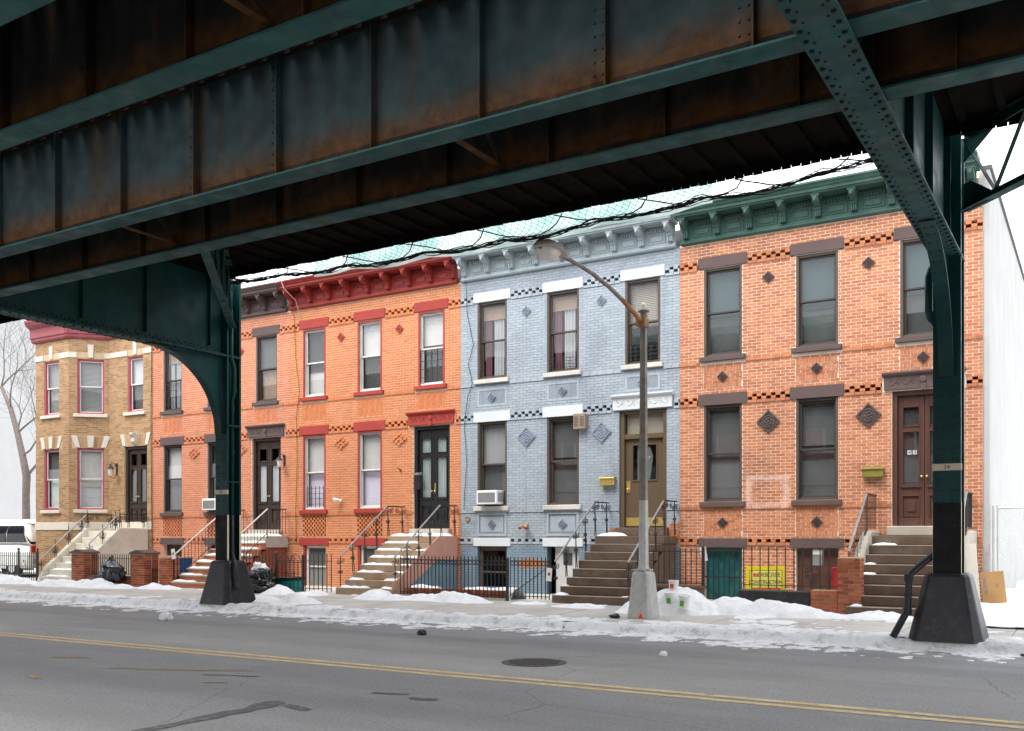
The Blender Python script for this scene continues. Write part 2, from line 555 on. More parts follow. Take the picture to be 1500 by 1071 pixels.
M['tyre'] = mat('tyre', (.014, .014, .014), .8, .2, 6)
M['rim'] = mat('rim', (.45, .45, .46), .35, .1, 6, metal=.7)
M['tail_red'] = mat('tail_red', (.35, .02, .02), .3, .05, 3)
M['manhole'] = mat('manhole', (.075, .068, .062), .6, .3, 20, metal=.5)
M['wire'] = mat('wire', (.50, .50, .49), .5, .1, 5, metal=.4)
M['cable'] = mat('cable', (.02, .02, .02), .7)
M['cable_pale'] = mat('cable_pale', (.45, .36, .28), .8)
M['red_thing'] = mat('red_thing', (.26, .015, .02), .5, .1, 5)

def snow_mat(name, dirty):
    t = NT(name)
    col = t.ramp(t.noise(2.5, 6, .65), [(.35, (.84, .85, .87)), (.65, (.93, .94, .95))])
    g = t.ramp(t.noise(4.5, 7, .72), [(.5, 0.0), (.70, 1.0)])
    kb = t.maprange(t.axis(1), 15.3, 16.4, .85, dirty)           # traffic grime thrown on to the kerb side
    kb = t.math('MULTIPLY', kb, t.maprange(t.axis(1), 18.6, 18.7, 1, .3))
    col = t.mix(t.math('MULTIPLY', g, kb), col, (.36, .345, .33))
    gr = t.ramp(t.noise(70, 4, .8), [(.64, 0.0), (.70, 1.0)])
    col = t.mix(t.math('MULTIPLY', gr, min(1, dirty + .35)), col, (.22, .20, .18))
    t.color(col)
    t.rough(.75)
    t.b.inputs['Specular IOR Level'].default_value = .25
    t.bump(t.noise(16, 8, .75), .9, .03)
    return t.m
M['snow'] = snow_mat('snow', .30)
M['slush'] = snow_mat('slush', .85)

def stucco():
    t = NT('white_stucco')
    col = t.ramp(t.noise(1.2, 5, .6), [(.3, (.39, .39, .375)), (.7, (.45, .45, .44))])
    col = t.mix(t.math('MULTIPLY', t.ramp(t.noise(2.0, 5, .6, (1, 1, .1)), [(.5, 0.0), (.8, 1.0)]), .25), col, (.26, .26, .24))
    low = t.maprange(t.axis(2), 1.6, 3.4, 1, 0)          # old tags and scuffs on the lower wall
    for sd, cc in ((1.3, (.36, .17, .22)), (2.7, (.17, .28, .22)), (4.1, (.15, .15, .16))):
        mp = t.new('ShaderNodeVectorMath', operation='ADD')
        t.link(t.P(), mp.inputs[0])
        mp.inputs[1].default_value = (sd * 7, sd * 3, sd)
        f = t.ramp(t.noise(3.0, 6, .7, (1, 1, .6), mp.outputs[0]), [(.60, 0.0), (.66, 1.0)])
        col = t.mix(t.math('MULTIPLY', t.math('MULTIPLY', f, low), .45), col, cc)
    t.color(col)
    t.rough(.9)
    t.bump(t.noise(40, 4, .6), .15, .01)
    return t.m
M['white_stucco'] = stucco()

def asphalt():
    t = NT('asphalt')
    col = t.ramp(t.noise(.55, 6, .6, (.35, 1, 1)), [(.3, (.225, .225, .227)), (.7, (.30, .30, .302))])
    sp = t.ramp(t.noise(34, 6, .9), [(.50, .0), (.62, 1.0)])
    col = t.mix(t.math('MULTIPLY', sp, .65), col, (.48, .48, .48))
    dk = t.ramp(t.noise(27, 6, .9), [(.38, 1.0), (.49, .0)])
    col = t.mix(t.math('MULTIPLY', dk, .65), col, (.10, .10, .104))
    salt = t.ramp(t.noise(1.4, 7, .72, (.25, 1, 1)), [(.50, 0.0), (.80, 1.0)])   # dried road salt
    col = t.mix(t.math('MULTIPLY', salt, .40), col, (.42, .42, .422))
    near = t.maprange(t.axis(1), 12.6, 15.0, 0, 1)                               # salt crust towards the gutter
    col = t.mix(t.math('MULTIPLY', t.math('MULTIPLY', near, t.ramp(t.noise(2.2, 6, .7, (.3, 1, 1)), [(.4, 0.0), (.7, 1.0)])), .55), col, (.42, .425, .44))
    y_ = t.axis(1)                                                               # polished wheel paths
    for yc in (5.6, 7.3, 11.3, 12.9):
        dd = t.math('ABSOLUTE', t.math('SUBTRACT', t.math('ADD', y_, t.math('MULTIPLY', t.noise(.25, 2), .5)), yc + .25))
        col = t.mix(t.math('MULTIPLY', t.maprange(dd, .12, .5, 1, 0), .16), col, (.13, .13, .135))
    # wandering cracks
    vo = t.new('ShaderNodeTexVoronoi', feature='DISTANCE_TO_EDGE')
    vo.inputs['Scale'].default_value = .35
    ad = t.new('ShaderNodeMixRGB')
    ad.inputs['Fac'].default_value = .12
    n2 = t.new('ShaderNodeTexNoise')
    n2.inputs['Scale'].default_value = 2.5
    n2.inputs['Detail'].default_value = 6
    t.link(t.P(), n2.inputs['Vector'])
    t.link(t.P(), ad.inputs['Color1'])
    t.link(n2.outputs['Color'], ad.inputs['Color2'])
    t.link(ad.outputs[0], vo.inputs['Vector'])
    ck = t.math('LESS_THAN', vo.outputs['Distance'], .0022)
    ck = t.math('MULTIPLY', ck, t.ramp(t.noise(.3, 3), [(.50, 0.0), (.56, 1.0)]))
    col = t.mix(t.math('MULTIPLY', ck, .45), col, (.06, .06, .06))
    t.color(col)
    t.rough(t.ramp(t.noise(1.1, 4), [(.3, .72), (.7, .92)]))
    t.b.inputs['Specular IOR Level'].default_value = .3
    t.bump(t.noise(120, 4, .75), .7, .012)
    return t.m
M['asphalt'] = asphalt()

def paint(name, c, wear):
    t = NT(name)
    w = t.ramp(t.noise(9, 7, .75), [(wear - .05, 1.0), (wear + .06, 0.0)])
    w2 = t.ramp(t.noise(60, 4, .75), [(.34, .8), (.48, 0.0)])
    f = t.math('MAXIMUM', w, w2)
    col = t.mix(f, t.ramp(t.noise(3, 5), [(.3, sc(c, .8)), (.7, sc(c, 1.1))]), (.22, .22, .224))
    t.color(col)
    t.rough(.8)
    t.bump(t.noise(120, 4, .75), .6, .01)
    return t.m
M['line_yellow'] = paint('line_yellow', (.70, .53, .25), .41)
M['mark_orange'] = paint('mark_orange', (.52, .28, .06), .46)
M['wet_tar'] = mat('wet_tar', (.10, .10, .102), .7, .25, 25, bump=.5, bs=120, grime=((.25, .25, .252), .9, 11))
M['mint'] = None

def mint():
    m = bpy.data.materials.new('mint_sheet')
    m.use_nodes = True
    n, l = m.node_tree.nodes, m.node_tree.links
    n.clear()
    o = n.new('ShaderNodeOutputMaterial')
    mx = n.new('ShaderNodeMixShader')
    mx.inputs[0].default_value = .35
    tl = n.new('ShaderNodeBsdfTranslucent')
    tp = n.new('ShaderNodeBsdfTransparent')
    nn = n.new('ShaderNodeTexNoise')
    nn.inputs['Scale'].default_value = 1.6
    g = n.new('ShaderNodeNewGeometry')
    rp = n.new('ShaderNodeValToRGB')
    rp.color_ramp.elements[0].position = .35
    rp.color_ramp.elements[1].position = .65
    rp.color_ramp.elements[0].color = (.42, .64, .58, 1)
    rp.color_ramp.elements[1].color = (.76, .90, .85, 1)
    l.new(g.outputs['Position'], nn.inputs['Vector'])
    l.new(nn.outputs[0], rp.inputs[0])
    l.new(rp.outputs[0], tl.inputs[0])
    l.new(rp.outputs[0], tp.inputs[0])
    l.new(tl.outputs[0], mx.inputs[1])
    l.new(tp.outputs[0], mx.inputs[2])
    l.new(mx.outputs[0], o.inputs[0])
    return m
M['mint'] = mint()

# ------------------------------------------------------------------ ground, road, sidewalk
KERB_Y, FENCE_Y, FAC_Y = 15.25, 18.55, 21.3
def walk_z(y):
    return .13 + max(0, min(1, (y - KERB_Y) / (FENCE_Y - KERB_Y))) * .09

def sheet(name, x0, x1, y0, y1, z, m, kind='structure'):
    return MB().add([(x0, y0, z), (x1, y0, z), (x1, y1, z), (x0, y1, z)], [(0, 1, 2, 3)]).build(name, m, fixn=False, kind=kind)
sheet('ground', -900, 900, -900, 900, -.03, M['asphalt'])
road = sheet('road', -300, 200, 3.9, KERB_Y + .02, 0, M['asphalt'])
# far yard behind the houses and the lots at both ends
MB().box(-70, -32.95, FENCE_Y, 60, -.02, .21).build('left_lot', M['concrete'], kind='structure')
MB().box(-2.0, 40, FENCE_Y + .02, 80, -.02, .215).build('right_lot', M['concrete'], kind='structure')
MB().box(-32.94, -2.02, FENCE_Y + .02, FAC_Y + .5, -.02, .215).build('areaway', M['concrete'], kind='structure')
MB().box(-300, 200, 2.0, 3.88, -.02, .12).build('near_pavement', M['concrete'], kind='structure')
# kerb and pavement flags
pav = MB().prism([(KERB_Y + .17, -.02), (FENCE_Y, -.02), (FENCE_Y, .205), (KERB_Y + .17, .112)], 'x', -70, 40).build('pavement', M['concrete'], kind='structure')
kerbs = {}
kerb = MB().box(-70, 40, KERB_Y + .005, KERB_Y + .165, -.02, .10).build('kerb', M['concrete'], kind='structure')
kme = MB().box(.004, 1.796, KERB_Y, KERB_Y + .168, -.01, .13).mesh('kerb_stone', bevel=.012)
for i in range(26):
    link('kerb_stone', kme, M['concrete'], kerb, (-42 + i * 1.8, 0, 0))
fl = []
for r_ in range(2):
    y0, y1 = KERB_Y + .175 + r_ * 1.57, KERB_Y + .175 + r_ * 1.57 + 1.555
    dz = (walk_z(y0), walk_z(y1))
    fme = MB().add([(.006, y0, 0), (1.546, y0, 0), (1.546, y1, 0), (.006, y1, 0), (.006, y0, dz[0]), (1.546, y0, dz[0]), (1.546, y1, dz[1]), (.006, y1, dz[1])],
                   [(0, 3, 2, 1), (4, 5, 6, 7), (0, 1, 5, 4), (1, 2, 6, 5), (2, 3, 7, 6), (3, 0, 4, 7)]).mesh('paving_slab')
    for i in range(30):
        link('paving_slab', fme, M['concrete'], pav, (-41.5 + i * 1.552, 0, random.uniform(-.003, .003)))

# painted lines, stains, patches
for k, y in enumerate((9.40, 9.64)):
    mb = MB()
    n = 260
    for i in range(n):
        x0, x1 = -110 + i * .5, -110 + (i + 1) * .5
        e0, e1 = .012 * nz(x0, k * 5, 0, .9), .012 * nz(x1, k * 5, 0, .9)
        mb.add([(x0, y + e0, .004), (x1, y + e1, .004), (x1, y + .12 + e1, .004), (x0, y + .12 + e0, .004)], [(0, 1, 2, 3)])
    tag(mb.build('road_line', M['line_yellow'], fixn=False), ('nearer' if k == 0 else 'farther') + ' of the two worn yellow centre lines on the road', 'road line', 'double yellow centre lines')
def blob(name, pts, z, m, label, cat='stain', group=None):
    o = MB().add([(x, y, z) for x, y in pts], [tuple(range(len(pts)))]).build(name, m, fixn=False)
    return tag(o, label, cat, group)
def smear(name, a, b, w0, w1, m, label, cat='stain', group=None, z=.006, n=26):
    L, Rr = [], []
    for i in range(n + 1):
        t = i / n
        x, y = a[0] + (b[0] - a[0]) * t, a[1] + (b[1] - a[1]) * t
        dx, dy = b[0] - a[0], b[1] - a[1]
        q = math.hypot(dx, dy)
        nx, ny = -dy / q, dx / q
        w = (w0 + (w1 - w0) * t) * (1 if 0 < i < n else .25)
        j1, j2 = 1 + .9 * nz(x * 4, y * 4, 1), 1 + .9 * nz(x * 4, y * 4, 7)
        s_ = .05 * nz(x * 2.5, y * 2.5, 3)
        L.append((x + nx * (w * j1 + s_), y + ny * (w * j1 + s_)))
        Rr.append((x - nx * (w * j2 - s_), y - ny * (w * j2 - s_)))
    mb = MB()
    for i in range(n):
        mb.add([(*L[i], z), (*L[i + 1], z), (*Rr[i + 1], z), (*Rr[i], z)], [(0, 1, 2, 3)])
    return tag(mb.build(name, m, fixn=False), label, cat, group)
smear('tar_stain', (-6.95, 5.3), (-7.02, 7.1), .06, .13, M['wet_tar'], 'long dark wet streak running up the asphalt near the bottom edge')
smear('tar_stain', (-6.85, 6.98), (-6.45, 6.86), .05, .05, M['wet_tar'], 'small dark spot just right of the long wet streak')
smear('tar_stain', (-6.6, 8.0), (-6.2, 8.12), .05, .04, M['wet_tar'], 'left one of two small dark spots between streak and yellow lines')
smear('tar_stain', (-6.05, 7.92), (-5.75, 8.02), .06, .05, M['wet_tar'], 'right one of two small dark spots between streak and yellow lines')
smear('tar_stain', (-9.2, 8.0), (-8.5, 8.25), .03, .02, M['wet_tar'], 'thin faint dark scratch left of the small dark spots')
smear('paint_mark', (-10.9, 6.9), (-10.6, 6.78), .04, .05, M['mark_orange'], 'short orange paint dab alone on the near left asphalt', 'paint mark')
smear('paint_mark', (-10.7, 7.75), (-8.9, 8.55), .02, .02, M['mark_orange'], 'long faint orange survey line left of the road centre', 'paint mark')
smear('paint_mark', (-8.75, 7.6), (-8.45, 7.72), .03, .02, M['mark_orange'], 'short orange dash beside the long faint survey line', 'paint mark')
smear('paint_mark', (-12.3, 8.1), (-11.8, 8.3), .03, .02, M['mark_orange'], 'pale orange dash farthest left on the road', 'paint mark')

mh = thing('manhole_cover', 'round iron manhole cover set in the road past the yellow lines', 'manhole', (-6.38, 11.05, 0))
MB().lathe((0, 0, 0), [(.43, .001), (.43, .007), (.38, .010), (.37, .006), (.0, .006)], 36).build('cover_ring', M['manhole'], mh)
mb = MB()
for ix in range(-5, 6):
    for iy in range(-5, 6):
        if (ix * ix + iy * iy) <= 27:
            mb.box(ix * .062 - .022, ix * .062 + .022, iy * .062 - .022, iy * .062 + .022, .005, .0125)
mb.build('tread_pattern', M['manhole'], mh, kind='stuff')

# ------------------------------------------------------------------ elevated railway
BENTS = [-32.45, -17.2, -1.94, 13.3]
GIRD = [('girder', 4.48), ('girder', 5.97), ('girder', 8.33), ('girder', 9.71)]
ZB, ZT, ZD = 5.85, 7.30, 7.42
el = thing('elevated_railway', 'dark green riveted steel elevated railway spanning over the street', 'railway', (-9.5, 7.0, ZB))
stme = {}
for gi, (gn, gy) in enumerate(GIRD):
    X0, X1 = -62, 16
    wm_ = M['web'] if gi == 2 else M['web_shaded']      # shade painted into the colour of all other webs, along with real rust
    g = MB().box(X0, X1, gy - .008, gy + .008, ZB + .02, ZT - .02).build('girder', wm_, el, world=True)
    f_ = MB().box(X0, X1, gy - .145, gy + .145, ZB, ZB + .022).build('bottom_flange', M['flange'], g, world=True)
    mb = MB().box(X0, X1, gy - .11, gy - .009, ZB + .023, ZB + .037).box(X0, X1, gy - .022, gy - .0085, ZB + .023, ZB + .13)
    mb.box(X0, X1, gy + .009, gy + .11, ZB + .023, ZB + .037)
    mb.build('flange_angle', M['girder_edge'], g, world=True)
    MB().box(X0, X1, gy - .06, gy + .06, ZT - .02, ZT).build('top_flange', M['girder_edge'], g, world=True)
    # stiffeners every 1.41 m, some doubled with a riveted splice strip
    base = -1.94 + {0: .1, 1: .1, 2: .27, 3: .30}[gi]
    sm = MB().box(-.007, .007, -.105, -.009, ZB + .04, ZT - .02).box(-.075, .0065, -.022, -.0085, ZB + .13, ZT - .02).mesh('stiffener')
    sm2 = MB().box(-.007, .007, -.115, -.009, ZB + .04, ZT - .02).box(-.19, .0065, -.024, -.0085, ZB + .13, ZT - .02)
    for q in range(11):
        sm2.rivet((-.06, -.024, ZB + .2 + q * .125), (0, -1, 0), .016)
        sm2.rivet((-.145, -.024, ZB + .2 + q * .125), (0, -1, 0), .016)
    sm2 = sm2.mesh('stiffener')
    par = Vector((el.location))
    for k in range(-2, 34):
        x = base - .9 - k * 1.412
        if X0 < x < X1 and all(abs(x - b) > .3 for b in BENTS):
            dbl = (k % 4 in (0, 1)) and gi in (1, 2, 3)
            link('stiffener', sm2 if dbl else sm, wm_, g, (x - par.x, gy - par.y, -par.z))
    rv = MB()
    x = -34.0
    while x < 10:
        if gi >= 1:
            rv.rivet((x, gy - .075, ZB + .037), (0, 0, 1), .024)
            rv.rivet((x + .1, gy - .022, ZB + .095), (0, -1, 0), .014)
        x += .235
    if gi >= 1:
        rv.build('rivets', M['rivet'], g, world=True, kind='stuff', fixn=False)

# cross girders with riveted flanges and curved knee brackets
for bi, bx in enumerate(BENTS):
    c = MB().box(bx - .01, bx + .01, -6, 15.5, ZB + .0, 7.62).build('cross_girder', M['teal_deep'], el, world=True)
    MB().box(bx - .2, bx + .2, -6, 15.9, ZB - .085, ZB - .055).box(bx - .16, bx + .16, -6, 15.9, ZB - .0545, ZB - .03).build('bottom_flange', M['flange'], c, world=True)
    MB().box(bx + .012, bx + .13, -6, 15.45, ZB - .0295, ZB - .012).box(bx + .0105, bx + .025, -6, 15.45, ZB - .0115, ZB + .11).box(bx - .13, bx - .012, -6, 15.45, ZB - .0295, ZB - .012).box(bx - .025, bx - .0105, -6, 15.45, ZB - .0115, ZB + .11).build('flange_angle', M['teal_deep'], c, world=True)
    MB().box(bx - .2, bx + .2, -6, 15.5, 7.6205, 7.65).build('top_flange', M['girder_edge'], c, world=True)
    # plate stiffeners against which the girders frame
    for gn, gy in GIRD:
        MB().box(bx + .0255, bx + .12, gy - .20, gy - .17, ZB + .115, ZT).box(bx + .0255, bx + .12, gy + .17, gy + .20, ZB + .115, ZT).box(bx - .12, bx - .0255, gy - .2, gy - .17, ZB + .115, ZT).build('stiffener', M['girder_edge'], c, world=True)
    for yy in (11.9, 13.4, 15.1):
        MB().box(bx + .0102, bx + .10, yy - .008, yy + .008, ZB + .115, 7.6).box(bx - .10, bx - .0102, yy - .008, yy + .008, ZB + .115, 7.6).build('stiffener', M['teal_deep'], c, world=True)
    if bi in (1, 2):
        rv = MB()
        y = 5.0
        while y < 15.4:
            for s_ in (-1, 1):
                rv.rivet((bx + s_ * .155, y, ZB - .085), (0, 0, -1), .027)
                rv.rivet((bx + s_ * .10, y + .06, ZB - .085), (0, 0, -1), .014)
            rv.rivet((bx + .025, y, ZB + .075), (1, 0, 0), .019)
            rv.rivet((bx + .025, y + .09, ZB + .035), (1, 0, 0), .019)
            y += .185
        rv.build('rivets', M['rivet'], c, world=True, kind='stuff', fixn=False)
    # knee bracket: web plate with a curved flange
    if bi in (0, 1, 2):
        cyy, czz, rr = 13.55, ZB - 1.95, 1.88
        arc = [(15.44 - (15.44 - 13.5) * (1 - math.sin(a)) , ZB - .09 - (1.75) * (1 - math.cos(a))) for a in [i * math.pi / 2 / 14 for i in range(15)]]
        # quarter ellipse from the girder soffit down to the column face
        arc = [(13.5 + 1.9 * math.sin(i * math.pi / 28), (ZB - .10) - 1.75 * (1 - math.cos(i * math.pi / 28))) for i in range(15)]
        poly = arc + [(15.46, ZB - .087)]
        kb = MB().prism(poly, 'x', bx - .009, bx + .009).build('knee_bracket', M['teal'], el, world=True)
        fm = MB()
        for (ya, za), (yb, zb) in zip(arc, arc[1:]):
            n_ = Vector((0, -(zb - za), (yb - ya))).normalized()
            off = n_ * .011
            p = [Vector((0, ya, za)) , Vector((0, yb, zb))]
            for s_ in (1,):
                fm.add([(bx - .1, ya, za), (bx + .1, ya, za), (bx + .1, yb, zb), (bx - .1, yb, zb),
                        (bx - .1, ya - n_.y * .016, za - n_.z * .016), (bx + .1, ya - n_.y * .016, za - n_.z * .016), (bx + .1, yb - n_.y * .016, zb - n_.z * .016), (bx - .1, yb - n_.y * .016, zb - n_.z * .016)],
                       [(0, 1, 2, 3), (7, 6, 5, 4), (0, 4, 5, 1), (1, 5, 6, 2), (2, 6, 7, 3), (3, 7, 4, 0)])
        fm.build('curved_flange', M['teal'], kb, world=True)
        rv = MB()
        for (ya, za) in arc[1:]:
            rv.rivet((bx + .0095, ya - .02, za + .06), (1, 0, 0), .015)
            rv.rivet((bx - .05, ya, za - .017), (0, -.5, -.8), .013)
            rv.rivet((bx + .05, ya, za - .017), (0, -.5, -.8), .013)
        rv.build('rivets', M['rivet'], kb, world=True, kind='stuff', fixn=False)
    # lattice brace running diagonally from the column back to the last girder
    if bi in (0, 1, 2):
        a, b = Vector((bx + .22, 15.62, 0)), Vector((bx + .22 + 5.4, 15.62 - 5.75, 0))
        d = (b - a)
        br = MB()
        zl, zu = 6.44, 7.55
        br.bar(a + Vector((0, 0, zl)), b + Vector((0, 0, zl)), .16, .016)
        br.bar(a + Vector((0, 0, zl + .06)), b + Vector((0, 0, zl + .06)), .014, .10)
        lb = br.build('lattice_brace', M['flange'], el, world=True)
        MB().bar(a + Vector((0, 0, zu)), b + Vector((0, 0, zu)), .17, .016).bar(a + Vector((0, 0, zu - .07)), b + Vector((0, 0, zu - .07)), .014, .12).build('top_chord', M['teal_deep'], lb, world=True)
        nseg = 6
        for k in range(nseg):
            p0, p1 = a + d * (k / nseg), a + d * ((k + .5) / nseg)
            p2 = a + d * ((k + 1) / nseg)
            MB().bar(p0 + Vector((0, 0, zu - .06)), p1 + Vector((0, 0, zl + .08)), .06, .012).build('lacing_bar', M['teal_deep'], lb, world=True)
            MB().bar(p1 + Vector((0, 0, zl + .08)), p2 + Vector((0, 0, zu - .06)), .06, .012).build('lacing_bar', M['teal_deep'], lb, world=True)
        mb = MB().prism([(0, 0), (.55, 0), (.55, .14), (.15, .42), (0, .42)], 'y', -.006, .006)
        for (zz, fl_) in ((zl - .02, 1), (zu - .40, 1)):
            g_ = MB().prism([(0, 0), (.62, .26), (.62, .40), (0, .40)] if zz > 7 else [(0, 0), (.5, 0), (.62, .1), (.15, .42), (0, .42)], 'y', -.007, .007)
            go = g_.build('gusset', M['teal_deep'], lb)
            go.location = Vector((a.x, a.y, zz)) - Vector(el.location)
            go.rotation_euler = (0, 0, math.atan2(d.y, d.x))

# transverse frames between the paired girders
for (ya, yb) in ((4.48, 5.97), (8.33, 9.71)):
    for x in (-30.5, -26.5, -22.2, -11.65, -6.0, 3.2):
        fr = MB().bar((x, ya + .02, ZB + .13), (x, yb - .03, ZB + .13), .09, .012).build('cross_frame', M['web'], el, world=True)
        MB().bar((x, ya + .02, ZT - .12), (x, yb - .03, ZT - .12), .09, .012).build('strut', M['web'], fr, world=True)
        MB().bar((x + .012, ya + .02, ZB + .15), (x + .012, yb - .03, ZT - .15), .012, .08).build('diagonal', M['web'], fr, world=True)
        MB().bar((x - .012, ya + .02, ZT - .15), (x - .012, yb - .03, ZB + .15), .012, .08).build('diagonal', M['web'], fr, world=True)
# ties, added shading boards, rails
tme = MB().box(-.135, .135, -1.35, 1.35, 0, .2).mesh('tie', bevel=.01)
for yc in (5.22, 9.02):
    x = -36.0
    while x < 12:
        link('tie', tme, M['tie_wood'], el, (x - el.location.x + random.uniform(-.015, .015), yc - el.location.y, ZT + .002 - el.location.z))
        x += .36
far = MB()
for yc in (5.22, 9.02):
    x = -62.0
    while x < -36.2:
        far.box(x - .135, x + .135, yc - 1.35, yc + 1.35, ZT + .002, ZT + .2)
        x += .36
far.build('ties', M['tie_wood'], el, world=True, kind='stuff')
for i, (y0, y1) in enumerate(((.6, 3.84),)):  # unseen boards, added to keep sky light off the near road
    wk = MB()
    y = y0
    while y < y1 - .1:
        wk.box(-62, 15, y, min(y + .195, y1), ZT + .21 + .002 * i, ZT + .26)
        y += .2
    wk.build('shading_boards', M['plank_dark'], el, world=True)
for yc in (5.22, 9.02):
    for s_ in (-.72, .72):
        MB().box(-62, 15, yc + s_ - .035, yc + s_ + .035, ZT + .205, ZT + .35).build('rail', M['girder_edge'], el, world=True)
# outer deck: joists under close-set boards, between the last girder and the column line
dk = MB().box(-62, 15, 10.42, 15.06, ZD + .165, ZD + .25).build('deck', M['plank_dark'], el, world=True)
jme = MB().box(-.05, .05, 0, 4.62, .10, .164).mesh('joist')
x = -36.0
while x < 12:
    link('joist', jme, M['plank_dark'], dk, (x - el.location.x, 10.43 - el.location.y, ZD - el.location.z))
    x += .52
eb = MB()
x = -62
while x < 15:
    eb.box(x, x + .135, 15.065, 15.10, ZD - .03 - random.uniform(0, .02), ZD + .24)
    eb.box(x + .135, x + .15, 15.065, 15.10, ZD - .0, ZD + .24)
    x += .15
eb.build('edge_boards', M['plank_dark'], dk, world=True, kind='stuff')
MB().box(-62, 15, 10.40, 10.42, ZD - .3, ZD + .25).build('deck_stringer', M['plank_dark'], dk, world=True)

# columns
COLS = [(-17.2, 'green steel street column with plate and downpipe, left one in front of the orange houses', '33', 'downL'),
        (-1.94, 'green and black steel street column numbered 34 at the right', '34', 'downR')]
for cx, lab, num, dp in COLS:
    cyc = 15.70
    t = thing('street_column', lab, 'column', (cx, cyc, .13), group='columns of the elevated railway')
    zc = 2.16
    hw, hd = .19, .21
    ft = .052                                                 # stacked cover plates
    for yy, nm in ((-hd, 'front_flange'), (hd - ft, 'rear_flange')):
        f_ = MB().box(cx - hw, cx + hw, cyc + yy, cyc + yy + ft, zc, 7.6).build('flange', M['teal'], t, world=True)
        MB().box(cx - hw, cx + hw, cyc + yy, cyc + yy + ft, 1.05, zc - .001).build('flange_black', M['column_black'], t, world=True, label='black painted lower flange of the column')
        # cream painted edges at the street level
        for s_ in (-1, 1):
            MB().box(cx + s_ * (hw + .001), cx + s_ * (hw + .004), cyc + yy + .001, cyc + yy + ft - .001, 1.12, zc).build('painted_edge', M['column_cream'], f_, world=True)
        for s_ in (-1, 1):      # connecting angles
            MB().box(cx + s_ * .012, cx + s_ * .10, cyc + yy + (ft + .0005 if yy < 0 else -.012), cyc + yy + (ft + .012 if yy < 0 else -.0005), 1.05, 7.55).build('angle', M['teal'], t, world=True)
    MB().box(cx - .009, cx + .009, cyc - hd + ft, cyc + hd - ft, zc, 7.6).build('web', M['teal'], t, world=True)
    MB().box(cx - .0088, cx + .0088, cyc - hd + ft, cyc + hd - ft, 1.05, zc - .001).build('web_black', M['column_black'], t, world=True)
    rv = MB()
    z = 1.25
    while z < 5.7:
        for s_ in (-.13, -.07, .07, .13):
            rv.rivet((cx + s_, cyc - hd, z), (0, -1, 0), .013)
        z += .155
    rv.build('rivets', M['column_black'], t, world=True, kind='stuff', fixn=False)
    pl = MB().box(cx - hw - .006, cx + hw + .006, cyc - hd - .018, cyc - hd - .014, 2.63, 2.73).box(cx - hw - .006, cx - hw - .002, cyc - hd - .014, cyc - hd + .05, 2.63, 2.73).box(cx + hw + .005, cx + hw + .009, cyc - hd - .0178, cyc - hd + .03, 2.63, 2.73).build('number_plate', M['plate'], t, world=True)
    text('number', num, M['ink'], pl, (0, -hd - .019, 2.678 - .13), .085, ext=.0008)
    # chamfered concrete footing, painted black
    zb0, zt0 = .13, 1.12
    def octa(h, c):
        return [(-h + c, -h), (h - c, -h), (h, -h + c), (h, h - c), (h - c, h), (-h + c, h), (-h, h - c), (-h, -h + c)]
    lo, hi = octa(.515, .13), octa(.312, .08)
    hi2 = octa(.28, .07)
    fb = MB()
    vs = [(x, y, 0) for x, y in lo] + [(x, y, zt0 - zb0 - .05) for x, y in hi] + [(x, y, zt0 - zb0) for x, y in hi2]
    fs = [tuple(range(16, 24))] + [(i, (i + 1) % 8, 8 + (i + 1) % 8, 8 + i) for i in range(8)] + [(8 + i, 8 + (i + 1) % 8, 16 + (i + 1) % 8, 16 + i) for i in range(8)]
    fb.add(vs, fs).build('footing', M['base_black'], t, bevel=.02)
    # rainwater pipe
    if dp == 'downR':
        pp = [(cx - .02, cyc - .05, 7.2), (cx - .02, cyc - .05, 5.9), (cx - .22, cyc - .18, 5.62), (cx - .25, cyc - .2, 5.5), (cx - .25, cyc - .2, 5.0), (cx - .23, cyc - .16, 4.9), (cx - .08, cyc - .05, 4.72)]
        MB().tube(pp, .055, 10).build('downpipe', M['teal'], t, world=True, smooth=True)
        p2 = [(cx - .10, cyc - .02, 3.0), (cx - .10, cyc - .02, 1.52), (cx - .13, cyc - .05, 1.46), (cx - .45, cyc - .32, 1.14), (cx - .50, cyc - .36, 1.05), (cx - .52, cyc - .38, .55), (cx - .56, cyc - .42, .47), (cx - .70, cyc - .50, .17)]
        d_ = MB().tube(p2, .052, 10).build('downpipe', M['base_black'], t, world=True, smooth=True)
        cl = MB()
        for i in (4, 5):
            cl.tube([Vector(p2[i]) + Vector((0, 0, .05)), Vector(p2[i]) - Vector((0, 0, .05))], .066, 10)
        cl.tube([(cx - .515, cyc - .37, .83), (cx - .515, cyc - .37, .79)], .068, 10)
        cl.build('collar', M['base_black'], d_, world=True)
    else:
        pp = [(cx + .16, cyc - .06, 6.6), (cx + .16, cyc - .06, 5.75), (cx + .17, cyc + .0, 5.6), (cx + .17, cyc + .02, 5.5), (cx + .17, cyc + .02, 5.0), (cx + .14, cyc + .02, 4.9), (cx + .10, cyc + .02, 4.8), (cx + .10, cyc + .02, 2.17)]
        d_ = MB().tube(pp, .05, 10).build('downpipe', M['teal'], t, world=True, smooth=True)
        cl = MB()
        for z in (5.03, 4.6, 3.6):
            cl.tube([(cx + (.17 if z > 4.9 else .10), cyc + .02, z + .05), (cx + (.17 if z > 4.9 else .10), cyc + .02, z - .05)], .062, 10)
        cl.box(cx + .02, cx + .22, cyc - .19, cyc + .19, 4.18, 4.22)
        cl.box(cx + .02, cx + .2, cyc - .19, cyc + .19, 2.9, 2.93)
        cl.build('collar', M['teal'], d_, world=True)
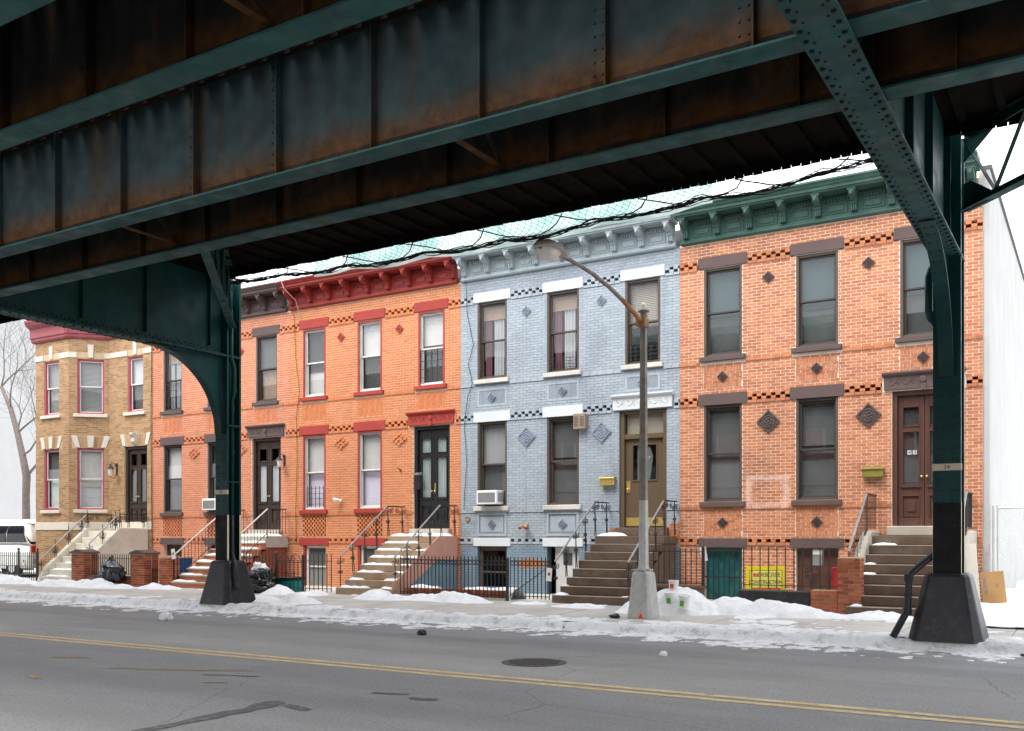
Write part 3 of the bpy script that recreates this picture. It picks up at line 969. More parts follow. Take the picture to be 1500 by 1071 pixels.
        p2 = [(cx + .10, cyc + .02, 2.165), (cx + .10, cyc + .02, 1.35), (cx + .13, cyc + .0, 1.25), (cx + .42, cyc - .18, .98), (cx + .46, cyc - .2, .9), (cx + .47, cyc - .2, .62), (cx + .5, cyc - .22, .55), (cx + .62, cyc - .28, .50)]
        d2 = MB().tube(p2, .055, 10).build('downpipe', M['base_black'], t, world=True, smooth=True)
        cl = MB()
        for z in (1.36, .72):
            xx = cx + (.10 if z > 1 else .468)
            yy = cyc + (.02 if z > 1 else -.2)
            cl.tube([(xx, yy, z + .05), (xx, yy, z - .05)], .07, 10)
        cl.build('collar', M['base_black'], d2, world=True)

# safety net slung under the deck edge
net = thing('safety_net', 'sagging dark brown safety net hung along the deck edge above the cornices', 'net', (-9.5, 15.1, ZD))
def net_low(x):
    u = (x + 17.0) / 15.0
    big = .24 * math.sin(math.pi * max(0, min(1, u))) ** .8
    ph = (x + 17.0) / 1.9
    sm = .07 * abs(math.sin(math.pi * ph))
    return ZD - .04 - big - sm * (.4 if big < .1 else 1) + .10 * (nz(x, 3.3, 0, .35))
def net_y(x, t):
    return 15.12 + .22 * math.sin(math.pi * t) + .08 * t + .05 * nz(x, t * 3, 2, 1.3)
mesh_ = MB()
N = 150
def npnt(x, t):
    z = (ZD - .01) * (1 - t) + net_low(x) * t
    return (x + .05 * nz(x, t * 4, 5, 2), net_y(x, t), z + .03 * nz(x, t * 5, 9, 2.5) * math.sin(math.pi * t))
for k in range(115):
    for sgn in (1, -1):
        xs = -17.3 + k * .14 - (0 if sgn > 0 else 0)
        pts = []
        for i in range(9):
            t = i / 8
            x = xs + sgn * t * .55
            if -17.2 < x < -2.1:
                pts.append(npnt(x, t))
        if len(pts) > 2:
            mesh_.tube(pts, .0035, 3, False)
mesh_.build('net_mesh', M['net'], net, world=True, kind='stuff', fixn=False)
for k in range(9):
    pts = []
    for i in range(130):
        x = -17.1 + i * .115
        z = net_low(x) + .085 * nz(x, k * 4.1, 1, 1.5) + .03 * nz(x, k * 7.7, 6, 4.5)
        pts.append((x, 15.2 + .09 * nz(x, k * 2.7, 8, 1.4), min(z, ZD - .03)))
    MB().tube(pts, [.006 + .013 * abs(nz(p[0], k * 3.3, 3, 2.6)) for p in pts], 4).build('bunched_net', M['net'], net, world=True)
for k in range(9):
    x0 = -16.6 + k * 1.65
    pts = [npnt(x0 + i * .18, .05 + .75 * math.sin(math.pi * (i / 10) ** 1.3)) for i in range(11) if x0 + i * .18 < -2.3]
    if len(pts) > 3:
        MB().tube(pts, .012, 5).build('tie_rope', M['net'], net, world=True)
ms = MB()
for i in range(44):
    xa, xb = -14.3 + i * .2, -14.3 + (i + 1) * .2
    ya, yb = 15.42 + .03 * nz(xa, 0, 4, 2), 15.42 + .03 * nz(xb, 0, 4, 2)
    ms.add([(xa, ya, ZD + .4), (xb, yb, ZD + .4), (xb, yb + .02, net_low(xb) - .01), (xa, ya + .02, net_low(xa) - .01)], [(0, 1, 2, 3)])
tag(ms.build('mesh_screen', M['mint'], fixn=False), 'pale mint translucent sheet hanging behind the safety net', 'sheet')

# ------------------------------------------------------------------ row houses
CS, SN = math.cos(R(31.3)), math.sin(R(31.3))
def depth(X, Y):
    return -SN * X + CS * Y
def pxx(X, Y):
    return 750 + 1420 * (CS * X + SN * Y) / depth(X, Y)

def wall_backing(u0, u1, z0, z1, holes, v=.005, dep=.225):
    mb = MB()
    us = sorted({u0, u1, *[min(max(q, u0), u1) for h in holes for q in h[:2]]})
    zs = sorted({z0, z1, *[min(max(q, z0), z1) for h in holes for q in h[2:4]]})
    for a, b in zip(us, us[1:]):
        for c, d in zip(zs, zs[1:]):
            um, zm = (a + b) / 2, (c + d) / 2
            if any(h[0] < um < h[1] and h[2] < zm < h[3] for h in holes):
                continue
            mb.add([(a, v, c), (b, v, c), (b, v, d), (a, v, d)], [(0, 1, 2, 3)])
    for a, b, c, d in [h[:4] for h in holes]:
        w = v + dep
        mb.add([(a, v, c), (a, v, d), (a, w, d), (a, w, c)], [(0, 1, 2, 3)])
        mb.add([(b, v, c), (b, w, c), (b, w, d), (b, v, d)], [(0, 1, 2, 3)])
        mb.add([(a, v, d), (b, v, d), (b, w, d), (a, w, d)], [(0, 1, 2, 3)])
        mb.add([(a, v, c), (a, w, c), (b, w, c), (b, v, c)], [(0, 1, 2, 3)])
    return mb

BRICK_V = {}
def brickwork(wall, u0, u1, z0, z1, skips, m, ox, oy, nsep=300, rot=0, hide=None, course=.0677, bl=.201, j=.0125, pro=.004, front=0.0):
    if isinstance(m, tuple):
        m = m[0]
    rnd = random.Random(int(ox * 100))
    full, rest = [], []
    nrow = int((z1 - z0) / course + 1e-6)
    for i in range(nrow):
        za, zb = z0 + i * course, z0 + (i + 1) * course - j
        iv = [(u0, u1, za, zb)]
        for s_ in skips:
            if s_[2] < zb - .002 and s_[3] > za + .002:
                out = []
                for a, b, c, d in iv:
                    if s_[1] <= a or s_[0] >= b or s_[2] >= d or s_[3] <= c:
                        out.append((a, b, c, d))
                        continue
                    if s_[0] > a:
                        out.append((a, s_[0], c, d))
                    if s_[1] < b:
                        out.append((s_[1], b, c, d))
                    m0, m1 = max(a, s_[0]), min(b, s_[1])
                    if s_[2] - c > .014:
                        out.append((m0, m1, c, s_[2] - .002))
                    if d - s_[3] > .014:
                        out.append((m0, m1, s_[3] + .002, d))
                iv = out
        p = u0 - (bl + j) * (.5 if i % 2 else 0)
        while p < u1:
            rr = (rnd.random(), rnd.uniform(-.0012, .0012))
            for a, b, c, d in iv:
                x0, x1 = max(p, a + (j / 2 if a > u0 else 0)), min(p + bl, b - (j / 2 if b < u1 else 0))
                if x1 - x0 > .02:
                    (full if x1 - x0 > bl - .001 and d - c > course - j - .001 else rest).append((x0, x1, c, d, *rr))
            p += bl + j
    cr, sr = math.cos(rot), math.sin(rot)
    def key(q):
        return depth(ox + q[0] * cr, oy + q[0] * sr)
    cand = [q for q in full if not (hide and hide(q[0], q[2]))]
    cand.sort(key=key)
    chosen = cand[:nsep]
    cs = set(id(q) for q in chosen)
    rest += [q for q in full if id(q) not in cs]
    mb = MB()
    F5 = [(0, 1, 5, 4), (1, 2, 6, 5), (3, 0, 4, 7), (4, 5, 6, 7), (0, 3, 2, 1)]
    for x0, x1, za, zb, r_, dv in rest:
        v0, v1 = front + dv, front + pro + .004
        mb.add([(x0, v0, za), (x1, v0, za), (x1, v1, za), (x0, v1, za), (x0, v0, zb), (x1, v0, zb), (x1, v1, zb), (x0, v1, zb)], F5, .001 + r_ * .998)
    if rest:
        mb.build('bricks', m, wall, kind='stuff', fixn=False)
    key_ = (m.name, round(bl, 3), round(course, 3))
    if key_ not in BRICK_V:
        BRICK_V[key_] = [MB().box(0, bl, 0, pro + .004, 0, course - j, .03 + .94 * i / 11).mesh('brick') for i in range(12)]
    for x0, x1, za, zb, r_, dv in chosen:
        link('brick', BRICK_V[key_][int(r_ * 11.99)], m, wall, (x0, front + dv, za))

def checker(u0, u1, z0, rows, h=.0677, w=.105, gap=.105, v0=-.008, v1=.075, start=0, seed=1):
    mb = MB()
    rnd = random.Random(seed)
    for i in range(rows):
        u = u0 + (0 if (i + start) % 2 else (w + gap) / 2) - (w + gap)
        while u < u1:
            a, b = max(u, u0), min(u + w, u1)
            if b - a > .02:
                mb.box(a, b, v0, v1, z0 + i * h, z0 + (i + 1) * h - .004, .1 + .8 * rnd.random())
            u += w + gap
    return mb

def diamond(parent, u, z, s, m, v=-.002, rosette=True, loc=None):
    mb = MB()
    for q, (a, t) in enumerate(((s, .028), (s * .80, .020))):
        pass
    # raised rim
    o, i_ = s, s * .82
    vs = []
    for rr, vv in ((o, v), (o, v - .03), (i_, v - .034), (i_ * .97, v - .012)):
        for k in range(4):
            t = k * math.pi / 2
            vs.append((u + rr * math.cos(t), vv, z + rr * math.sin(t)))
    fs = []
    for q in range(3):
        for k in range(4):
            fs.append((q * 4 + k, q * 4 + (k + 1) % 4, (q + 1) * 4 + (k + 1) % 4, (q + 1) * 4 + k))
    fs.append((12, 13, 14, 15))
    mb.add(vs, fs)
    mb.lathe((u, v - .010, z), [(s * .55, 0), (s * .55, .016), (s * .46, .020), (s * .44, .006), (s * .1, .006)], 14, 'y')
    for k in range(6):
        t = k * math.pi / 3 + .3
        mb.lathe((u + s * .26 * math.cos(t), v - .014, z + s * .26 * math.sin(t)), [(s * .13, 0), (s * .09, .015), (s * .02, .02)], 6, 'y')
    mb.lathe((u, v - .014, z), [(s * .12, 0), (s * .08, .02), (s * .02, .024)], 6, 'y')
    return mb.build('terracotta_tile', m, parent)

def window(house, u, z0, z1, w, fm, sm, style, loc=None, rotz=None, jamb=None, meet=.5, ac=None, inset=.07, fw=.055):
    a, b = u - w / 2 + .004, u + w / 2 - .004
    z0, z1 = z0 + .004, z1 - .004
    if jamb:       # painted reveal lining
        jm = jamb
    else:
        jm = fm
    mb = MB().box(a, a + fw, inset - .03, inset + .12, z0, z1).box(b - fw, b, inset - .03, inset + .12, z0, z1)
    mb.box(a + fw, b - fw, inset - .03, inset + .12, z1 - fw, z1).box(a + fw, b - fw, inset - .03, inset + .12, z0, z0 + fw * .8)
    wn_ = mb.build('window', jm, house, loc=loc, rotz=rotz, bevel=.006)
    a, b, z0, z1 = a + fw + .002, b - fw - .002, z0 + fw * .8 + .002, z1 - fw - .002
    zm = z0 + (z1 - z0) * meet
    sw = .042
    for k, (p, q, v) in enumerate(((zm - .02, z1, inset + .02), (z0, zm + .02, inset + .058))):
        mb = MB().box(a, a + sw, v, v + .034, p, q).box(b - sw, b, v, v + .034, p, q)
        mb.box(a + sw, b - sw, v, v + .034, q - sw, q).box(a + sw, b - sw, v, v + .034, p, p + sw)
        mb.build('sash', sm, wn_, bevel=.004)
        MB().box(a + sw, b - sw, v + .015, v + .019, p + sw, q - sw).build('pane', M['glass'], wn_, fixn=True)
    v = inset + .135
    kind = style[0] if isinstance(style, tuple) else style
    if kind == 'shade':          # ('shade', material, low end as fraction from bottom)
        zz = z0 + (z1 - z0) * style[2]
        mb = MB()
        n = 12
        for i in range(n):
            t0, t1 = i / n, (i + 1) / n
            x0, x1 = a + (b - a) * t0, a + (b - a) * t1
            e0, e1 = .006 * math.sin(t0 * 9), .006 * math.sin(t1 * 9)
            mb.add([(x0, v + e0, zz), (x1, v + e1, zz), (x1, v + e1, z1), (x0, v + e0, z1)], [(0, 1, 2, 3)])
        mb.box(a, b, v - .01, v + .012, zz - .012, zz + .012)
        mb.build('roller_shade', style[1], wn_, fixn=False)
        if len(style) > 3:
            MB().box(a, b, v + .03, v + .034, z0, zz - .01).build('lower_shade', style[3], wn_)
    elif kind == 'blinds':
        mb = MB()
        zz = z0 + (z1 - z0) * (style[2] if len(style) > 2 else 0)
        q = zz
        while q < z1:
            mb.add([(a, v, q), (b, v, q), (b, v + .016, q + .034), (a, v + .016, q + .034)], [(0, 1, 2, 3)])
            q += .042
        for xx in (a + (b - a) * .2, a + (b - a) * .8):
            mb.box(xx - .008, xx + .008, v - .006, v - .002, zz, z1)
        mb.build('venetian_blind', style[1], wn_, fixn=False)
    elif kind == 'curtain':
        c1, c2 = style[1], style[2] if len(style) > 2 else style[1]
        for (s0, s1, cc) in ((0.06, .32, c2), (.38, .80, c1), (.82, 1.0, c2)):
            mb = MB()
            n = 20
            for i in range(n):
                t0, t1 = s0 + (s1 - s0) * i / n, s0 + (s1 - s0) * (i + 1) / n
                x0, x1 = a + (b - a) * t0, a + (b - a) * t1
                e0, e1 = .03 * math.sin(t0 * 55), .03 * math.sin(t1 * 55)
                mb.add([(x0, v + .05 + e0, z0), (x1, v + .05 + e1, z0), (x1, v + .05 + e1, z1 - .05), (x0, v + .05 + e0, z1 - .05)], [(0, 1, 2, 3)])
            mb.build('curtain', cc, wn_, fixn=False)
        MB().box(a, b, v, v + .01, z1 - (z1 - z0) * .20, z1).build('valance', M['valance'], wn_)
    elif kind == 'screen':
        MB().box(a, b, v + .02, v + .024, z0, z1).build('dark_shade', style[1] if isinstance(style, tuple) else M['screen_grey'], wn_)
    if kind in ('shade', 'curtain', 'blinds') or True:
        pass
    return wn_

def guard(win, a, b, z0, z1, v, m, nv=3, nh=3):
    mb = MB()
    for i in range(nv):
        x = a + (b - a) * i / (nv - 1)
        mb.box(x - .007, x + .007, v - .007, v + .007, z0, z1)
    for i in range(nh):
        z = z0 + (z1 - z0) * (i + .6) / nh
        mb.box(a, b, v - .008, v + .006, z - .006, z + .006)
    return mb.build('window_guard', m, win)

def cornice(house, W, m, u0=.03, u1=None, n=9):
    u1 = u1 if u1 is not None else W - .05
    Z = 8.42
    prof = [(.02, 8.935), (-.44, 8.935), (-.44, 8.965), (-.48, 8.97), (-.48, 9.03), (-.51, 9.045), (-.535, 9.09), (-.565, 9.11), (-.58, 9.115), (-.58, 9.155), (.02, 9.19)]
    c = MB().prism(prof, 'x', u0, u1).build('cornice', m, house)
    MB().box(u0 + .06, u1 - .06, -.045, .02, 8.525, 8.934).build('frieze', m, c)
    MB().prism([(.02, 8.395), (-.07, 8.395), (-.105, 8.425), (-.105, 8.455), (-.07, 8.475), (-.06, 8.5245), (.02, 8.5245)], 'x', u0 + .03, u1 - .03).build('architrave', m, c)
    b0, b1 = u0 + .16, u1 - .14
    sp = (b1 - b0) / (n - 1)
    pr = [(-.046, 8.934), (-.40, 8.934), (-.415, 8.86), (-.40, 8.80), (-.35, 8.765), (-.28, 8.745), (-.21, 8.71), (-.165, 8.66), (-.145, 8.60), (-.14, 8.527), (-.046, 8.527)]
    bm = MB().prism(pr, 'x', -.06, .06).box(-.085, .085, -.425, -.047, 8.885, 8.933)
    bm.prism([(-.05, 8.875), (.05, 8.875), (0, 8.775)], 'y', -.445, -.40)
    for k in (-1, 0, 1):
        bm.box(k * .042 - .012, k * .042 + .012, -.175, -.14, 8.53, 8.655)
    bm.prism([(-.205, 8.70), (-.235, 8.70), (-.19, 8.655), (-.15, 8.655)], 'x', -.066, .066)
    bme = bm.mesh('bracket')
    for i in range(n):
        link('bracket', bme, m, c, (b0 + i * sp, 0, 0))
    pw = sp - .30
    pb = MB()
    for (a, b, q0, q1, vv) in ((-pw / 2, pw / 2, 8.545, 8.77, -.062),):
        t_ = .022
        pb.box(a, b, vv, -.046, q0, q0 + t_).box(a, b, vv, -.046, q1 - t_, q1).box(a, a + t_, vv, -.046, q0 + t_, q1 - t_).box(b - t_, b, vv, -.046, q0 + t_, q1 - t_)
    pb.box(-pw / 2 + .07, pw / 2 - .07, -.066, -.046, 8.60, 8.715)
    pme = pb.mesh('frieze_panel', bevel=.004)
    dm = MB()
    k = -sp / 2 + .11
    while k < sp / 2 - .12:
        dm.prism([(k, 8.80), (k + .035, 8.80), (k + .055, 8.875), (k + .02, 8.875)], 'y', -.085, -.046)
        k += .065
    dm.box(-sp / 2 + .08, sp / 2 - .08, -.075, -.046, 8.885, 8.91)
    dme = dm.mesh('dentil_row')
    for i in range(n - 1):
        link('frieze_panel', pme, m, c, (b0 + (i + .5) * sp, 0, 0))
        link('dentil_row', dme, m, c, (b0 + (i + .5) * sp, 0, 0))
    return c

def lintel(house, u, z0, z1, w, m, v=-.028, name='lintel', chamf=0):
    if chamf:
        return MB().prism([(u - w / 2, z0), (u + w / 2, z0), (u + w / 2, z1 - chamf), (u + w / 2 - chamf, z1), (u - w / 2 + chamf, z1), (u - w / 2, z1 - chamf)], 'y', v, .05).build(name, m, house, bevel=.005)
    return MB().box(u - w / 2, u + w / 2, v, .05, z0, z1).build(name, m, house, bevel=.006)

def sill(house, u, z0, z1, w, m):
    return MB().prism([(-.085, z0), (.17, z0), (.17, z1 + .015), (-.085, z1 - .01)], 'x', u - w / 2, u + w / 2).build('sill', m, house, bevel=.008)

def hood(house, u, m):
    h = MB().box(u - .76, u + .76, -.05, .05, 4.70, 5.02).prism([(-.10, 5.0), (-.05, 4.97), (.05, 4.97), (.05, 5.06), (-.12, 5.06), (-.12, 5.03)], 'x', u - .79, u + .79).build('door_hood', m, house, bevel=.006)
    mb = MB()
    for s_ in (-1, 1):
        pts = []
        for i in range(40):
            t = i / 39
            pts.append((u + s_ * (.12 + .55 * t), -.052, 4.86 + .06 * math.sin(t * 12.5)))
        mb.tube(pts, .010, 5)
        for q in range(4):
            cx_ = u + s_ * (.20 + q * .14)
            cz_ = 4.86 + (.03 if q % 2 else -.03)
            sp_ = [(cx_ + (.045 - .003 * i) * math.cos(i * .6) * s_, -.053, cz_ + (.045 - .003 * i) * math.sin(i * .6)) for i in range(13)]
            mb.tube(sp_, .007, 5)
    mb.lathe((u, -.05, 4.88), [(.07, 0), (.07, .03), (.03, .04), (.01, .03)], 8, 'y')
    mb.prism([(u - .06, 4.72), (u, 4.655), (u + .06, 4.72), (u + .06, 4.80), (u - .06, 4.80)], 'y', -.075, -.045)
    mb.build('carving', m, h)
    return h

def spiral(c, r, turns, s_=1, n=22, ph=0.0, ax='y'):
    pts = []
    for i in range(n):
        t = i / (n - 1)
        rr = r * (1 - .8 * t)
        an = ph + s_ * t * turns * 2 * math.pi
        if ax == 'y':      # spiral lies in the y-z plane
            pts.append((c[0], c[1] + rr * math.cos(an), c[2] + rr * math.sin(an)))
        else:
            pts.append((c[0] + rr * math.cos(an), c[1], c[2] + rr * math.sin(an)))
    return pts

def railing(house, u, style, ybot, zbot, ytop, ztop, yend, zland, steps, hm, m):
    """handrail from the foot of the stoop to the landing, posts and infill; local v outwards is negative"""
    p = [(u, ybot, zbot), (u, ytop, ztop), (u, yend, ztop)]
    rl = MB().bar(p[0], p[1], .045, .03).build('railing', hm, house, bevel=.006)
    MB().bar((u, ytop - .01, ztop), p[2], .045, .03).build('handrail', m, rl)
    sl = (ztop - zbot) / (ytop - ybot)
    def tread(y):
        return steps(y)
    if style == 'scroll':
        ys = [ybot + .03, ybot + .50, ybot + .98, ybot + 1.45, ytop + .02, yend - .12]
        for k, y in enumerate(ys):
            zt = (zbot + (y - ybot) * sl if y < ytop else ztop) - .015
            zb_ = tread(y)
            pm = MB().bar((u, y, zb_), (u, y, zt), .018, .018, (1, 0, 0))
            if y > ybot + .1:
                pm.bar((u, y + .07, zb_ + .02), (u, y, zb_ + .62), .014, .014, (1, 0, 0))
            hgt = zt - zb_
            pm.lathe((u, y, zb_ + hgt * .5), [(.01, -.03), (.026, 0), (.01, .03)], 6)
            pm.build('post', m, rl)
            for (dy, dz, r_, s_, ph) in ((.085, -.10, .075, 1, 3.0), (-.075, -.13, .065, -1, 0.1), (.05, -hgt * .5, .045, 1, 2.6), (-.05, -hgt * .5, .045, -1, .5)):
                MB().tube(spiral((u, y + dy, zt + dz), r_, 1.4, s_, 18, ph), .009, 5).build('scroll', m, rl)
        for k in range(2):
            y = ytop + .18 + k * .25
            if y < yend:
                MB().tube(spiral((u, y, ztop - .11), .08, 1.5, 1 if k else -1, 20, 1.5), .009, 5).build('scroll', m, rl)
    else:
        n = 15
        ya = ybot + .03
        while ya < yend - .02:
            zt = (zbot + (ya - ybot) * sl if ya < ytop else ztop) - .01
            zb_ = max(tread(ya) + .06, .25)
            thick = .022 if (abs(ya - ybot - .03) < .01 or abs(ya - ytop) < .07) else .012
            MB().bar((u, ya, zb_ if thick < .02 else tread(ya)), (u, ya, zt), thick, thick, (1, 0, 0)).build('baluster', m, rl)
            ya += .125
        MB().bar((u, ybot, zbot - .72), (u, ytop, ztop - .70), .03, .012).bar((u, ytop, ztop - .70), (u, yend, ztop - .70), .03, .012).build('lower_rail', m, rl)
    return rl

def stoop(house, uc, w, sm, riser=None, nos=None, zg=.21, nr=8, land=.80, zl=1.68, tread=.29, side=None, cheek=None):
    rise = (zl - zg) / nr
    ybot = -land - tread * (nr - 1)
    st = MB().box(uc - w / 2 - .02, uc + w / 2 + .02, -land, .0, zl - rise + .001, zl).build('stoop', sm, house, bevel=.012)
    for i in range(nr - 1):
        y0 = ybot + i * tread
        ww = w / 2 + (.05 if i == 0 else 0)
        z1_ = zg + rise * (i + 1)
        if riser:
            s_ = MB().box(uc - ww, uc + ww, y0 + .03, y0 + tread + .02, zg - .1 if i == 0 else zg + rise * i - .02, z1_ - .045).build('riser', riser, st, bevel=.004)
            MB().box(uc - ww - .02, uc + ww + .02, y0 - .005, y0 + tread + .028, z1_ - .044, z1_).build('step', sm, st, bevel=.01)
        else:
            MB().box(uc - ww, uc + ww, y0, y0 + tread + .02, zg - .1 if i == 0 else zg + rise * i + .001, z1_).build('step', sm, st, bevel=.014)
            if nos:
                MB().box(uc - ww + .01, uc + ww - .01, y0 - .003, y0 + .05, z1_ - .012, z1_ + .0025).build('worn_edge', nos, st)
    # solid core below, so nothing shows through from the side
    core = [(-land - .02, zg - .1), (-land - .02, zl - rise - .01), (-.01, zl - rise - .01), (-.01, zg - .1)]
    cm = side or sm
    poly = [(ybot + .04, zg - .1), (-.01, zg - .1), (-.01, zl - rise - .002), (-land + .01, zl - rise - .002)]
    for i in range(nr - 2, -1, -1):
        poly.append((ybot + i * tread + .012 + .02, zg + rise * (i + 1) - .05))
        poly.append((ybot + i * tread + .012 + .02, zg + rise * i - .05)) if i > 0 else None
    poly = [p for p in poly if p]
    poly = [(ybot + .25, zg - .1), (-.01, zg - .1), (-.01, zl - rise - .002), (-land + .03, zl - rise - .002), (-land - .02, zl - 2.1 * rise), (ybot + .25, zg - .05)]
    MB().prism(poly, 'x', uc - w / 2 + .015, uc + w / 2 - .015).build('core', cm, st)
    def steps(y):
        if y >= -land:
            return zl
        i = int((y - ybot) / tread)
        if i < 0:
            return zg
        return zg + rise * (i + 1)
    return st, steps, ybot, rise

SNOWCAPS = []
def door_panelled(house, u, w, z0, z1, m, style, frame_m=None):
    fmat = frame_m or m
    a, b = u - w / 2 + .004, u + w / 2 - .004
    mb = MB().box(a, a + .09, .06, .20, z0, z1 - .004).box(b - .09, b, .06, .20, z0, z1 - .004).box(a + .09, b - .09, .06, .20, z1 - .10, z1 - .004)
    d = mb.build('door', fmat, house, bevel=.008)
    a, b, zt = a + .095, b - .095, z1 - .105
    if style == 'double':
        mid = (a + b) / 2
        zt_ = zt - .0
        for (p, q) in ((a, mid - .004), (mid + .004, b)):
            lf = MB()
            cx_ = (p + q) / 2
            hw = (q - p) / 2 - .10
            v0 = .14
            zz = [z0 + .01, z0 + .22, z0 + .62, z0 + .86, z0 + 1.95, z0 + 2.08, z0 + 2.46, zt_]
            lf.box(p, cx_ - hw, v0, v0 + .05, zz[0], zt_).box(cx_ + hw, q, v0, v0 + .05, zz[0], zt_)
            for (c0, c1) in ((zz[0], zz[1]), (zz[2], zz[3]), (zz[4], zz[5]), (zz[6], zz[7])):
                if c1 > c0:
                    lf.box(cx_ - hw, cx_ + hw, v0, v0 + .05, c0, c1)
            lf.box(cx_ - hw, cx_ + hw, v0 + .02, v0 + .045, zz[1], zz[2])
            leaf = lf.build('door_leaf', m, d, bevel=.006)
            # raised mouldings
            mo = MB()
            for (c0, c1) in ((zz[1], zz[2]), (zz[3], zz[4]), (zz[5], zz[6])):
                t_ = .022
                x0, x1 = cx_ - hw, cx_ + hw
                mo.box(x0 - .02, x1 + .02, v0 - .018, v0 - .0005, c0 - t_, c0).box(x0 - .02, x1 + .02, v0 - .018, v0 - .0005, c1, c1 + t_)
                mo.box(x0 - t_, x0, v0 - .018, v0 - .0005, c0, c1).box(x1, x1 + t_, v0 - .018, v0 - .0005, c0, c1)
            mo.box(cx_ - hw - .05, cx_ + hw + .05, v0 - .04, v0 - .001, zz[3] - .06, zz[3] - .025)
            mo.prism([(cx_ - hw * .55, zz[1] + .08), (cx_ + hw * .55, zz[1] + .08), (cx_ + hw * .55, zz[2] - .08), (cx_ - hw * .55, zz[2] - .08)], 'y', v0 + .0, v0 + .0195)
            mo.build('moulding', m, d, bevel=.004)
            for (c0, c1) in ((zz[3], zz[4]), (zz[5], zz[6])):
                MB().box(cx_ - hw, cx_ + hw, v0 + .02, v0 + .024, c0, c1).build('glazing', M['glass'], d)
        kn = MB()
        for s_ in (-1, 1):
            kn.lathe((mid + s_ * .05, .14, z0 + 1.02), [(.012, 0), (.012, .03), (.028, .04), (.026, .06), (.005, .07)], 10, 'y')
        kn.build('door_knob', M['brass'], d, smooth=True)
    return d

def GZ(z):      # nearest bed joint
    return .12 + round((z - .12) / .0677) * .0677

